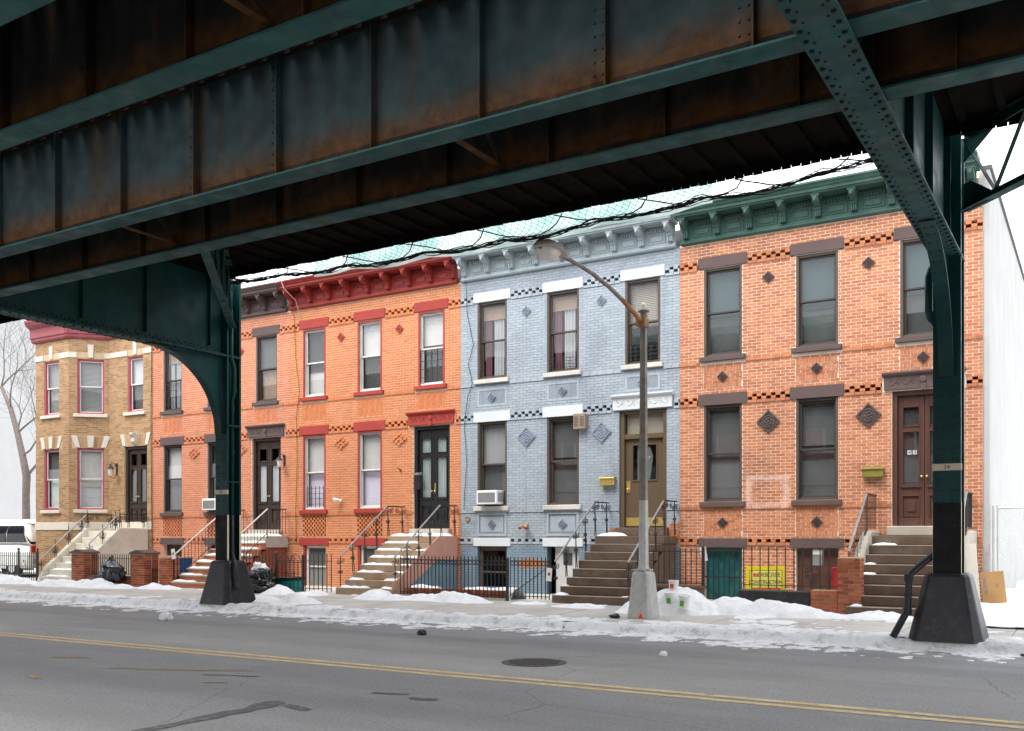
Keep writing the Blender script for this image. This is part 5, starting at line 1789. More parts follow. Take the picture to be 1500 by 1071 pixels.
# salmon: brick risers under concrete treads
st, stf, yb, rs = stoop(hs, 5.22, 1.75, M['stone_grey'], riser=M['brick_salmon'], side=M['brick_pillar'])
MB().box(5.22 - .66, 5.22 + .66, -.14, .05, 1.681, 1.878).build('door_sill', M['stone_grey'], hs, bevel=.01)
MB().box(5.22 + .88, 5.22 + .93, -.9, -.02, 1.35, 1.62).build('side_slab', M['stone_grey'], st)
caps(hs, stf, 5.22, 1.75, yb, 8, .29, .21, rs, 6, [(0, .0, .45), (0, .9, 1.0), (1, .0, .4), (2, .02, .42), (3, .02, .42), (4, .05, .98), (5, .3, .98), (6, .05, .97), (7, .05, .95)])
for uu_ in (5.22 - .88, 5.22 + .88):
    railing(hs, uu_, 'bars', yb + .10, 1.12, -.80, 2.48, -.04, 1.68, stf, M['rail_pale'], M['black_iron'])
# buff: rendered stoop with solid cheeks
ut = -28.03 - X_T
st, stf, yb, rs = stoop(ht, ut, 1.50, M['cream_render'], land=1.10, tread=.235, zl=1.86, side=M['cream_render'])
for s_ in (-1, 1):
    a, b = ut + s_ * .755, ut + s_ * .92
    MB().prism([(yb - .1 if s_ < 0 else yb + .5, .18), (-.01, .18), (-.01, 1.95), (-1.12, 1.95), (yb + .1 if s_ < 0 else yb + .5, .62 if s_ < 0 else .95)], 'x', min(a, b), max(a, b)).build('cheek_wall', M['cream_render'], st, bevel=.015)
    zf = lambda y, yb=yb: max(.5, min(1.95, .62 + (y - yb - .1) * .86))
    railing(ht, ut + s_ * .84, 'scroll', yb + (.02 if s_ < 0 else .55), .95 if s_ < 0 else 1.42, -1.08, 2.40, -.04, 1.95, zf, M['rail_worn'], M['black_iron'])
caps(ht, stf, ut, 1.5, yb, 8, .235, .21, rs, 7, [(0, .1, .75), (1, .1, .8), (2, .3, .95), (3, .3, .95), (4, .35, .95)])
MB().box(ut + .925, ut + .935, -1.0, -.05, .3, 1.35).build('panel_line', M['cream_render'], st)

# brick infill of the salmon stoop
# ------------------------------------------------------------------ wall fittings
def mailbox(label, X, z, m, w=.38):
    t = thing('mailbox', label, 'mailbox', (X, FAC_Y - .01, z))
    MB().box(-w / 2, w / 2, -.13, -.015, 0, .17).build('box', m, t, bevel=.012)
    MB().prism([(-.015, .172), (-.15, .155), (-.155, .185), (-.015, .225)], 'x', -w / 2 - .01, w / 2 + .01).build('lid', m, t, bevel=.006)
    mb = MB()
    for s_ in (-.1, .1):
        mb.tube([(s_, -.02, 0), (s_, -.03, -.06), (s_, -.09, -.075), (s_, -.11, -.04)], .008, 5)
    mb.build('paper_hook', m, t)
    return t
mailbox('brass mailbox on the pale blue wall beside the brown door', -10.2, 2.90, M['brass'])
mailbox('olive green mailbox on orange brick beside the brown double doors', -4.08, 2.90, M['mail_olive'], .42)
t = thing('mailbox', 'black mailbox mounted inside the black door recess', 'mailbox', (-15.98, FAC_Y + .02, 2.95))
MB().box(-.05, .12, -.10, .03, 0, .40).build('box', M['door_black'], t, bevel=.01)
MB().prism([(.03, .405), (-.13, .39), (-.13, .42), (.03, .47)], 'x', -.06, .13).build('lid', M['rail_worn'], t)
v_ = thing('vent_box', 'tan slotted vent box beside the upper diamond tile of the blue house', 'vent', (-10.93, FAC_Y - .01, 4.30))
MB().box(-.16, .16, -.16, 0, 0, .38).build('case', M['valance'], v_, bevel=.008)
for i in range(7):
    for s_ in (-.08, .08):
        MB().box(s_ - .055, s_ + .055, -.164, -.161, .07 + i * .037, .085 + i * .037).build('slot', M['screen_grey'], v_)
def lantern(label, X, Y, z, k=1.0):
    t = thing('wall_lantern', label, 'lantern', (X, Y, z), group='wall lanterns')
    MB().box(-.03 * k, .03 * k, -.03, 0, -.1 * k, .22 * k).tube([(0, -.02, .10 * k), (0, -.10 * k, .22 * k), (0, -.20 * k, .24 * k), (0, -.22 * k, .16 * k)], .012, 6).build('bracket', M['black_iron'], t)
    MB().lathe((0, -.22 * k, 0), [(.035 * k, -.16 * k), (.05 * k, -.14 * k), (.085 * k, .04 * k)], 6).build('lamp_glass', M['lens'], t)
    MB().lathe((0, -.22 * k, 0), [(.11 * k, .042 * k), (.10 * k, .06 * k), (.05 * k, .12 * k), (.02 * k, .15 * k), (.025 * k, .17 * k), (.005, .20 * k)], 6).build('cap', M['black_iron'], t)
    MB().tube([(0, -.22 * k, -.16 * k), (0, -.22 * k, -.22 * k), (0, -.12 * k, -.24 * k), (0, -.02, -.10 * k)], .009, 5).build('scroll', M['black_iron'], t)
lantern('black lantern on orange brick beside the dark brown doors', -20.93, FAC_Y, 3.90)
lantern('black lantern on tan brick beside the angled bay', -28.75, FAC_Y, 3.92, 1.15)
sc2 = thing('wall_spotlight', 'small white spotlight on the tangerine wall between two windows', 'spotlight', (-18.72, FAC_Y, 2.70))
MB().lathe((0, -.01, 0), [(.045, 0), (.045, .02), (.015, .03), (.015, .08)], 10, 'y').build('base', M['white_plastic'], sc2)
MB().tube([(.03, -.09, .02), (-.02, -.13, .02), (-.12, -.2, .03)], [.03, .04, .055], 10).build('head', M['white_plastic'], sc2)
bl_ = thing('bell_fitting', 'tiny dark iron fitting on tangerine brick left of the black door', 'fitting', (-16.55, FAC_Y, 3.50))
MB().lathe((0, -.005, 0), [(.03, 0), (.03, .02), (.012, .03), (.012, .05)], 8, 'y').tube([(0, -.04, 0), (.02, -.09, .03), (-.03, -.11, .05)], .016, 6).build('hook', M['black_iron'], bl_)
hy = thing('wall_standpipe', 'corroded twin outlet standpipe on the lower blue wall', 'standpipe', (X_BL + 2.03, FAC_Y, 1.95))
MB().lathe((0, 0, 0), [(.07, 0), (.07, .03), (.04, .04), (.04, .10)], 10, 'y').tube([(0, -.10, 0), (-.05, -.16, -.01), (-.08, -.2, -.05)], .045, 8).tube([(0, -.10, 0), (.05, -.16, -.01), (.08, -.2, -.05)], .045, 8).build('body', M['copper'], hy)
for s_ in (-1, 1):
    MB().tube([(s_ * .08, -.2, -.05), (s_ * .085, -.22, -.075)], .052, 10).build('cap', M['rust'], hy)
pt = MB().lathe((0, 0, 0), [(.075, 0), (.075, .03), (.05, .035), (.045, .015)], 12, 'y').build('pipe_outlet', M['copper'], loc=(X_BL + .22, FAC_Y - .005, 2.14))
tag(pt, 'small round pipe outlet low on the blue wall by the house joint', 'pipe')

# cables looping down the facades
def cable(label, pts, r, m):
    n = []
    for i, p in enumerate(pts[:-1]):
        q = pts[i + 1]
        for k in range(8):
            t = k / 8
            n.append((p[0] + (q[0] - p[0]) * t + .02 * nz(p[0] + t, p[2] + t * 3, i, 2), p[1] + (q[1] - p[1]) * t, p[2] + (q[2] - p[2]) * t))
    n.append(pts[-1])
    return tag(MB().tube(n, r, 5).build('wall_cable', m), label, 'cable', 'loose cables on the facades')
yw = FAC_Y - .035
cable('dark cable straggling down the left edge of the blue facade', [(-14.28, FAC_Y - .14, 8.4), (-14.32, yw, 7.6), (-14.12, yw, 6.7), (-14.28, yw, 6.2), (-14.15, yw, 5.72), (-14.3, FAC_Y - .05, 5.3), (-14.4, yw, 4.6), (-14.33, yw, 3.6), (-14.42, yw, 2.4)], .008, M['cable'])
cable('thin cable running down beside the first tangerine window', [(-20.62, FAC_Y - .62, 9.1), (-20.5, yw, 8.2), (-20.45, yw, 7.0), (-20.3, yw, 6.0), (-20.42, yw, 5.2), (-20.38, yw, 3.9), (-20.45, yw, 2.4), (-20.42, yw, 1.5)], .007, M['cable'])
cable('pale cord hanging over the red cornice', [(-20.45, FAC_Y - .62, 9.12), (-20.35, FAC_Y - .63, 8.9), (-20.2, FAC_Y - .3, 8.6), (-20.25, FAC_Y - .1, 8.3), (-20.27, yw, 8.06)], .011, M['cable_pale'])
cable('dark cable on the joint between tan and salmon houses', [(-26.9, FAC_Y - .05, 8.4), (-26.93, FAC_Y - .05, 5.5), (-26.9, FAC_Y - .05, 2.4), (-26.85, FAC_Y - .05, .4)], .012, M['cable'])

# ------------------------------------------------------------------ fences, gates and low walls
def picket_mesh(h, r=.0085, spear=True):
    mb = MB().box(-r, r, -r, r, 0, h)
    if spear:
        mb.lathe((0, 0, h), [(.0085, 0), (.016, .02), (.012, .045), (.002, .085)], 6)
    return mb.mesh('picket')
def iron_fence(label, x0, x1, y, zb, h, step, rails, circles=None, posts=(), spear=True, cat='fence', name='iron_fence', post_h=None, ball=False, zfun=None):
    t = thing(name, label, cat, ((x0 + x1) / 2, y, zb))
    cx = (x0 + x1) / 2
    pm = picket_mesh(h, spear=spear)
    n = max(2, int(round((x1 - x0) / step)))
    for i in range(n + 1):
        link('picket', pm, M['black_iron'], t, (x0 - cx + (x1 - x0) * i / n, 0, .04))
    for z in rails:
        MB().box(x0 - cx, x1 - cx, -.014, .014, z - .008, z + .008).build('rail', M['black_iron'], t)
    if circles:
        rg = MB()
        for i in range(n):
            c = (x0 - cx + (x1 - x0) * (i + .5) / n, 0, circles)
            rr = min(.038, (x1 - x0) / n / 2 - .006)
            rg.tube([(c[0] + rr * math.cos(k * math.pi / 5), 0, c[2] + rr * math.sin(k * math.pi / 5)) for k in range(11)], .006, 4, False)
        rg.build('ring_row', M['black_iron'], t, kind='stuff', fixn=False)
    for p in posts:
        hh = post_h or h + .06
        MB().box(p - cx - .026, p - cx + .026, -.026, .026, -.02, hh).lathe((p - cx, 0, hh), [(.04, 0), (.04, .02), (.015, .03), (.045, .07), (.03, .11), (.002, .13)] if ball else [(.03, 0), (.03, .015), (.004, .05)], 8).build('post', M['black_iron'], t)
    return t
iron_fence('black picket fence with ring row between tangerine and blue stoops', -14.42, -11.42, FENCE_Y, .24, .86, .105, (.10, .78, .88), .83, posts=(-11.40,))
g = iron_fence('black picket gate with diagonal bar in front of the blue wall', -11.32, -10.32, FENCE_Y, .24, .86, .098, (.10, .78, .88), .83, name='iron_gate', cat='gate')
MB().bar((-.48, -.02, .12), (.46, -.02, .74), .012, .028, (0, 1, 0)).build('diagonal_bar', M['black_iron'], g)
MB().box(-14.45, -11.42, FENCE_Y - .07, FENCE_Y + .09, .15, .275).build('fence_kerb', M['stone_grey'], kind='structure')
iron_fence('black picket fence in front of the salmon stoop, right of the left column', -20.1, -18.56, FENCE_Y, .22, .95, .115, (.12, .86), posts=(-18.54,))
g = iron_fence('black iron gate with scroll crest before the basement door', -18.46, -17.62, FENCE_Y, .22, .80, .14, (.12, .78), name='iron_gate', cat='gate', spear=False, posts=(-17.58,), post_h=.95)
mb = MB()
for s_ in (-1, 1):
    mb.tube([(s_ * .02, 0, .79)] + [(s_ * (.20 - .18 * math.cos(k * .35)), 0, .79 + .19 * math.sin(k * .35)) for k in range(10)], .008, 5)
    mb.tube(spiral((s_ * .13, 0, .88), .09, 1.3, s_, 18, 1.5, 'x'), .008, 5)
    mb.tube(spiral((s_ * .10, 0, .48), .08, 1.3, -s_, 18, 1.5, 'x'), .008, 5)
mb.build('scroll_crest', M['black_iron'], g)
iron_fence('short black picket fence left of the tangerine stoop', -17.5, -16.62, FENCE_Y, .22, .90, .15, (.12, .82))
# left lot fence in front of the bay
iron_fence('heavy black iron fence with ball topped posts, farthest left', -33.6, -28.95, FENCE_Y, .22, .84, .115, (.14, .50, .82), posts=(-33.5, -31.8, -30.0, -28.98), post_h=.96, ball=True)
# brick pillars with caps
def brick_pillar(label, x0, x1, y0, y1, z0, z1, bm=None, cap=True, name='brick_pillar', course=.0677, capm=None, cat='pillar', grp='brick gate pillars'):
    cx, cy_ = (x0 + x1) / 2, (y0 + y1) / 2
    t = thing(name, label, cat, (cx, cy_, z0), group=grp)
    w, d = (x1 - x0), (y1 - y0)
    MB().box(-w / 2 + .009, w / 2 - .009, -d / 2 + .009, d / 2 - .009, 0, z1 - z0).build('core', M['mortar_buff'], t)
    rn = random.Random(int(x0 * 31))
    nrow = int((z1 - z0) / course)
    for i in range(nrow):
        za, zb = i * course + .004, (i + 1) * course - .006
        # front and back rows, then side rows, bonded alternately
        n = max(2, int(round(w / .205)))
        edges = [-w / 2 + w * k / n for k in range(n + 1)] if i % 2 == 0 else [-w / 2] + [-w / 2 + w * (k + .5) / n for k in range(n)] + [w / 2]
        for a, b in zip(edges, edges[1:]):
            e = .005
            MB().box(a + e, b - e, -d / 2 + rn.uniform(-.002, .002), -d / 2 + .02, za, zb, .05 + .9 * rn.random()).build('brick', bm or M['brick_pillar'], t, fixn=False)
        m_ = max(1, int(round(d / .205)))
        for a, b in zip([-d / 2 + d * k / m_ for k in range(m_)], [-d / 2 + d * (k + 1) / m_ for k in range(m_)]):
            for s_ in (-1, 1):
                MB().box(s_ * (w / 2 - .02), s_ * (w / 2), a + .022, b - .006, za, zb, .05 + .9 * rn.random()).build('brick', bm or M['brick_pillar'], t, fixn=False)
    if cap:
        H = z1 - z0
        MB().prism([(-w / 2 - .04, H), (w / 2 + .04, H), (w / 2 + .04, H + .05), (.06, H + .13), (-.06, H + .13), (-w / 2 - .04, H + .05)], 'y', -d / 2 - .04, d / 2 + .04).build('cap', capm or M['lintel_brown'], t, bevel=.008)
    return t
brick_pillar('brick pillar with pale mortar beside the rightmost stoop', -4.16, -3.76, 18.38, 18.75, .18, 1.28, cap=False)
brick_pillar('low brick wall stub running into the pale jointed pillar', -4.66, -4.165, 18.42, 18.72, .18, .66, cap=False, name='low_brick_wall', cat='wall', grp=None)
brick_pillar('brick pillar with brown cap at the foot of the cream stoop', -26.95, -26.35, 18.35, 18.85, .18, 1.15)
brick_pillar('brick pillar with brown cap between black bag and blue bin', -24.15, -23.55, 18.35, 18.85, .18, 1.15)
brick_pillar('brick pillar at the foot of the salmon stoop', -23.0, -22.6, 18.42, 18.82, .18, 1.12, cap=False)
brick_pillar('low brick wall under the fence between the capped pillars', -26.34, -24.16, 18.45, 18.72, .18, .46, cap=False, name='low_brick_wall', cat='wall', grp=None)
MB().box(-26.34, -24.16, 18.42, 18.75, .461, .50).build('wall_coping', M['lintel_brown'], kind='structure')
f2 = iron_fence('picket fence on the low wall between two capped brick pillars', -26.25, -24.25, 18.58, .50, .60, .10, (.06, .52), spear=False)
for x_ in (-.55, .1):
    for (dz, s_) in ((.2, 1), (.36, -1)):
        MB().tube(spiral((x_, 0, dz), .08, 1.4, s_, 18, 0, 'x'), .008, 5).build('scroll', M['black_iron'], f2)
g = iron_fence('small low black gate beside the blue bin', -23.5, -23.05, FENCE_Y + .05, .22, .50, .11, (.10, .48), spear=False, name='iron_gate', cat='gate')
# parapets and rails at the orange brick house
pw_ = MB().box(-6.05, -4.67, 18.42, 18.70, .15, .63).build('low_wall', M['base_black'], bevel=.015)
tag(pw_, 'low black painted wall in front of the yellow sign', 'wall')
pw2 = thing('low_wall', 'low brown rendered wall behind the snow, right of the blue stoop', 'wall', (-7.4, 18.55, .15))
MB().box(-.60, .57, -.13, .17, 0, .46).build('body', M['step_brown'], pw2, bevel=.015)
MB().box(-.66, .60, -.17, .2, .461, .53).build('coping', M['step_brown'], pw2, bevel=.015)
f3 = iron_fence('thin black railing above the low brown wall', -8.25, -6.85, 18.62, .66, .72, .115, (.06, .70), spear=False, posts=(-6.83,), post_h=.78)
f4 = iron_fence('thin black railing above the low black wall', -6.0, -4.2, 18.62, .62, .80, .17, (.10, .80), spear=False)
# barred basement gate
g5 = thing('basement_gate', 'barred iron gate over the teal basement door', 'gate', (-7.35, FAC_Y - .10, .20))
for i in range(8):
    MB().box(-.43 + i * .123 - .010, -.43 + i * .123 + .010, -.010, .010, .02, 1.18).build('bar', M['black_iron'], g5)
for z in (.05, .55, 1.15):
    MB().box(-.45, .45, -.016, .016, z - .016, z + .016).build('crossbar', M['black_iron'], g5)
# paper tags wired to the fences
def paper(label, x, y, z, rz, tilt):
    t = thing('paper_tag', label, 'tag', (x, y, z), group='paper tags on the railings')
    t.rotation_euler = (0, R(tilt), R(rz))
    MB().box(-.065, .065, -.003, .0, -.29, 0).build('sheet', M['tag_paper'], t)
    MB().box(-.03, .03, -.0045, -.0032, -.17, -.10).build('print', M['tile_red'], t)
paper('white paper tag on the barred teal basement gate', -6.95, 18.9, 1.45, 8, -10)
paper('white paper tag hanging at the gate left of the blue stoop', -10.28, 18.48, .98, 10, 4)
paper('white paper tag on the salmon stoop railing', -22.45, 18.45, 1.32, 10, -8)
paper('white paper tag on the farthest left fence', -29.6, 18.48, 1.02, 10, 6)

# ------------------------------------------------------------------ construction sign
sg = thing('yard_sign', 'yellow construction sign with black lettering behind the thin railing', 'sign', (-5.68, 19.0, .52))
sg.rotation_euler = (R(-6), R(-1.2), 0)
MB().box(-.40, .40, -.006, .006, 0, .56).build('board', M['yellow_sign'], sg)
MB().box(-.30, .31, -.0075, -.0062, .13, .47).build('panel', M['yellow_light'], sg)
MB().box(-.295, .295, -.0075, -.0062, .02, .125).build('red_strip', M['sign_red'], sg)
bdr = MB().box(-.315, .325, -.009, -.0077, .472, .482).box(-.325, -.315, -.009, -.0077, .13, .482).box(.325, .332, -.009, -.0077, .13, .482)
bdr.build('border', M['mail_olive'], sg)
text('lettering', 'DEBOSSE', M['ink'], sg, (.07, -.0085, .385), .115, ext=.0008, sx=.95)
text('lettering', 'CONSTRUCTION', M['ink'], sg, (.0, -.0085, .24), .105, ext=.0008, sx=.82)
text('lettering', '1-800-230-0065', M['yellow_light'], sg, (0, -.0085, .07), .085, ext=.0008, sx=.95)
MB().prism([(-.26, .385), (-.225, .43), (-.19, .40), (-.165, .42), (-.14, .385)], 'y', -.0088, -.0078).box(-.245, -.20, -.0088, -.0078, .345, .383).box(-.19, -.15, -.0088, -.0078, .345, .38).build('house_emblem', M['sign_red'], sg)
bx_ = thing('black_box', 'small black box hung on the orange brick right of the yellow sign', 'box', (-5.12, 20.9, 1.05))
MB().box(-.10, .10, -.08, .08, 0, .34).build('case', M['grey_plastic'], bx_, bevel=.012)
MB().box(-.09, .09, -.088, -.081, .23, .30).build('flap', M['sill_stone'], bx_)
rt_ = MB().box(-.13, .13, -.04, .04, 0, .62).box(-.10, .10, -.046, -.041, .05, .57).build('red_panel', M['red_thing'], loc=(-4.72, 20.95, .40), bevel=.01)
tag(rt_, 'upright red panel leaning in the brown basement window', 'panel')

# ------------------------------------------------------------------ street lamp
lp = thing('street_lamp', 'cobra head street lamp with brown pole and silver foot before the blue house', 'street lamp', (-7.22, 16.55, .16))
def octr(h, c, z):
    return [(x, y, z) for x, y in [(-h + c, -h), (h - c, -h), (h, -h + c), (h, h - c), (h - c, h), (-h + c, h), (-h, h - c), (-h, -h + c)]]
vs = octr(.245, .06, 0) + octr(.175, .05, .82) + octr(.155, .045, .85) + octr(.12, .04, .87)
MB().add(vs, [tuple(range(8))[::-1], tuple(range(24, 32))] + [(r_ * 8 + i, r_ * 8 + (i + 1) % 8, r_ * 8 + 8 + (i + 1) % 8, r_ * 8 + 8 + i) for r_ in range(3) for i in range(8)]).build('pedestal', M['lamp_silver'], lp, bevel=.01)
MB().add([(-.02, -.2475, .0), (.10, -.2475, .0), (.06, -.236, .10), (.055, -.228, .20), (.03, -.24, .07)], [(0, 1, 2, 3, 4)]).build('red_paint', M['sign_red'], lp, fixn=False)
mb = MB()
for k in range(8):
    a_ = k * math.pi / 4 + .4
    mb.box(.135 * math.cos(a_) - .03, .135 * math.cos(a_) + .03, .135 * math.sin(a_) - .03, .135 * math.sin(a_) + .03, .872, .905)
mb.lathe((0, 0, .872), [(.125, 0), (.115, .05), (.10, .10)], 8).build('collar', M['lamp_silver'], lp)
MB().lathe((0, 0, .95), [(.100, 0), (.088, 1.22)], 8).build('lower_shaft', M['lamp_silver'], lp)
MB().lathe((0, 0, 2.171), [(.0875, 0), (.068, 3.20)], 8).build('pole', M['lamp_grey'], lp)
MB().lathe((0, 0, 5.372), [(.075, -.03), (.10, -.01), (.10, .14), (.075, .16), (.075, .26), (.11, .28), (.11, .30), (.06, .34)], 10).build('pole_cap', M['lamp_grey'], lp)
MB().lathe((0, 0, 5.71), [(.055, 0), (.055, .07), (.04, .10)], 10).build('photocell', M['rail_pale'], lp)
MB().box(-.09, .09, -.16, -.10, 5.36, 5.52).build('bracket', M['rust'], lp)
arm = [(0, -.10, 5.44), (0, -.4, 5.54), (0, -.95, 5.68), (0, -1.5, 5.79), (0, -2.1, 5.865), (0, -2.55, 5.89), (0, -2.9, 5.895), (0, -3.15, 5.89)]
MB().tube(arm, [.042, .04, .038, .036, .034, .033, .032, .032], 8).build('arm', M['lamp_grey'], lp, smooth=True)
MB().tube(arm[:3], [.0445, .0425, .039], 8).build('arm_root', M['rust'], lp, smooth=True, label='rust streaked lower end of the arm')
# cobra head: lofted shell with a drop lens
hd = MB()
secs = [(-2.66, .045, .04, 5.985), (-2.78, .085, .075, 5.99), (-2.95, .135, .10, 6.0), (-3.12, .165, .125, 6.005), (-3.30, .165, .125, 6.0), (-3.44, .13, .095, 5.985), (-3.52, .06, .05, 5.97), (-3.54, .01, .01, 5.965)]
nn = 16
for (y, w, h_, zc_) in [(-3.02 + (y + 2.66) * 1.05, w * 1.05, h_ * 1.0, z - .10) for (y, w, h_, z) in secs]:
    for k in range(nn):
        a_ = 2 * math.pi * k / nn
        sz = math.sin(a_)
        hd.v.append((w * math.cos(a_), y, zc_ + (h_ * sz if sz > 0 else h_ * .28 * sz)))
for i in range(len(secs) - 1):
    for k in range(nn):
        hd.f.append((i * nn + k, i * nn + (k + 1) % nn, (i + 1) * nn + (k + 1) % nn, (i + 1) * nn + k))
        hd.r.append(0.0)
hd.f += [tuple(range(nn)), tuple(range((len(secs) - 1) * nn, len(secs) * nn))]
hd.r += [0.0, 0.0]
hd.build('lamp_head', M['lamp_head'], lp, smooth=True)
ln = MB()
ls = [(-2.96, .02, .01), (-3.0, .10, .07), (-3.12, .145, .15), (-3.28, .15, .17), (-3.40, .11, .12), (-3.45, .04, .04)]
for (y, w, h_) in [(-3.02 + (y + 2.66) * 1.05, w * 1.05, h_ * 1.0) for (y, w, h_) in ls]:
    for k in range(nn):
        a_ = 2 * math.pi * k / nn
        sz = math.sin(a_)
        ln.v.append((w * math.cos(a_), y, 5.875 + (h_ * sz if sz < 0 else .01 * sz)))
for i in range(len(ls) - 1):
    for k in range(nn):
        ln.f.append((i * nn + k, i * nn + (k + 1) % nn, (i + 1) * nn + (k + 1) % nn, (i + 1) * nn + k))
        ln.r.append(0.0)
ln.build('lens', M['lens'], lp, smooth=True)

# ------------------------------------------------------------------ bins, bags, buckets, boards
def crumple(name, label, x, y, z, sx, sy, sz, m, seed, sub=4, amp=.25, cat='rubbish bag', top=None):
    bm = bmesh.new()
    bmesh.ops.create_icosphere(bm, subdivisions=sub, radius=1)
    for v in bm.verts:
        p = v.co.copy()
        d = 1 + amp * noise.noise(p * 1.6 + Vector((seed, 0, 0))) + amp * 1.1 * (abs(noise.noise(p * 2.6 + Vector((seed, 5, 0)))) - .25) + amp * .7 * abs(noise.noise(p * 6 + Vector((0, seed, 0)))) + amp * .3 * abs(noise.noise(p * 13 + Vector((0, seed, 3))))
        zz = p.z * d
        if top and zz > .35:
            f = max(.18, 1 - (zz - .35) * 1.3)
            v.co = Vector((p.x * d * f, p.y * d * f, zz * 1.15))
        else:
            v.co = p * d
        v.co = Vector((v.co.x * sx, v.co.y * sy, max(v.co.z, -.62) * sz))
    zmin = min(v.co.z for v in bm.verts)
    for v in bm.verts:
        v.co.z -= zmin
    me = bpy.data.meshes.new(name)
    bm.to_mesh(me)
    bm.free()
    me.polygons.foreach_set('use_smooth', [True] * len(me.polygons))
    o = link(name, me, m, None, (x, y, z))
    return tag(o, label, cat)
crumple('rubbish_bag', 'clear grey rubbish bag leaning on the fence between capped pillars', -24.75, 18.15, .40, .42, .26, .36, M['bag_clear'], 3, amp=.4, top=True)
crumple('rubbish_bag', 'flattened black rubbish bag under the clear grey bag', -25.0, 18.02, .20, .46, .26, .17, M['bag'], 8, top=False)
crumple('rubbish_bag', 'big black rubbish bag in front of the salmon house fence', -18.85, 18.15, .20, .62, .32, .26, M['bag'], 13, amp=.4)
crumple('rubbish_bag', 'knotted black rubbish bag on top of the pile by the fence', -18.72, 18.2, .46, .34, .26, .22, M['bag'], 17, amp=.45)
crumple('rubbish_bag', 'small white bag topping the black bags by the fence', -18.80, 18.22, .74, .20, .15, .13, M['white_plastic'], 23, amp=.5)
b1_ = thing('recycling_bin', 'blue wheeled recycling bin between two brick pillars', 'bin', (-23.25, 19.35, .215))
MB().add([(-.20, -.22, 0), (.20, -.22, 0), (.20, .22, 0), (-.20, .22, 0), (-.26, -.28, .80), (.26, -.28, .80), (.26, .28, .80), (-.26, .28, .80)], [(0, 3, 2, 1), (4, 5, 6, 7), (0, 1, 5, 4), (1, 2, 6, 5), (2, 3, 7, 6), (3, 0, 4, 7)]).build('body', M['blue_plastic'], b1_, bevel=.02)
MB().box(-.28, .28, -.30, .30, .801, .85).build('lid', M['grey_plastic'], b1_, bevel=.02)
b2_ = thing('storage_tub', 'pale blue plastic tub behind the fence beside the left column', 'tub', (-19.75, 18.95, .215))
MB().box(-.42, .42, -.25, .25, 0, .42).build('body', M['pale_blue_plastic'], b2_, bevel=.03)
MB().box(-.45, .45, -.28, .28, .421, .47).build('lid', M['blue_plastic'], b2_, bevel=.015)
b3_ = thing('storage_tub', 'teal plastic tub with black lid right of the black bags', 'tub', (-18.35, 18.86, .215))
MB().box(-.34, .34, -.22, .22, 0, .32).build('body', M['teal_plastic'], b3_, bevel=.03)
MB().box(-.37, .37, -.25, .25, .321, .39).build('lid', M['bag'], b3_, bevel=.015)
def bucket(label, x, y, z, m, r=.11, h=.26, tilt=(0, 0)):
    t = thing('plastic_bucket', label, 'bucket', (x, y, z), group='litter buckets in the snow')
    t.rotation_euler = (R(tilt[0]), R(tilt[1]), 0)
    MB().lathe((0, 0, 0), [(r * .82, 0), (r, h), (r * 1.05, h), (r * 1.05, h - .02), (r * .9, h - .015)], 18).build('pail', M['white_plastic'], t, smooth='auto')
    MB().box(-.036, .036, -r - .004, -r + .012, h * .25, h * .65).build('label_patch', m, t)
bucket('white bucket with green label on the snow pile beside the lamp', -6.72, 17.25, .30, M['green_label'], tilt=(4, 8))
bucket('white bucket with green label half hidden by the lamp pole', -7.0, 17.35, .33, M['green_label'], tilt=(0, -6))
bucket('white bucket with red band behind the lamp pole', -7.05, 17.6, .62, M['sign_red'], r=.10, h=.2)
gl_ = crumple('dropped_glove', 'black crumpled glove on the snow left of the lamp foot', -7.66, 16.25, .15, .09, .06, .05, M['bag'], 31, sub=3, amp=.5, cat='glove')
crumple('dropped_rag', 'small black crumpled rag on the asphalt left of the manhole', -9.8, 13.2, .004, .075, .06, .05, M['bag'], 37, sub=3, amp=.6, cat='rag')
wb = thing('leaning_board', 'tall white board leaning at the right end of the stoop', 'board', (-1.92, 19.2, .2))
wb.rotation_euler = (R(-10), R(-4), R(6))
MB().box(-.09, .09, -.012, .012, 0, 1.35).build('board', M['board_white'], wb, bevel=.003)
cb = thing('cardboard_box', 'flattened brown cardboard box leaning on the white side wall', 'box', (-1.66, 19.9, .3))
cb.rotation_euler = (R(-8), R(-6), R(8))
MB().box(-.2, .2, -.03, .03, 0, .72).build('panel', M['cardboard'], cb, bevel=.006)
MB().box(-.2, .2, -.036, -.031, .0, .25).build('flap', M['cardboard'], cb, bevel=.004)
for (a, b, z0, z1) in ((-.16, -.10, .3, .62), (.04, .10, .42, .50)):
    MB().box(a, b, -.0325, -.0306, z0, z1).build('printed_mark', M['valance'], cb)

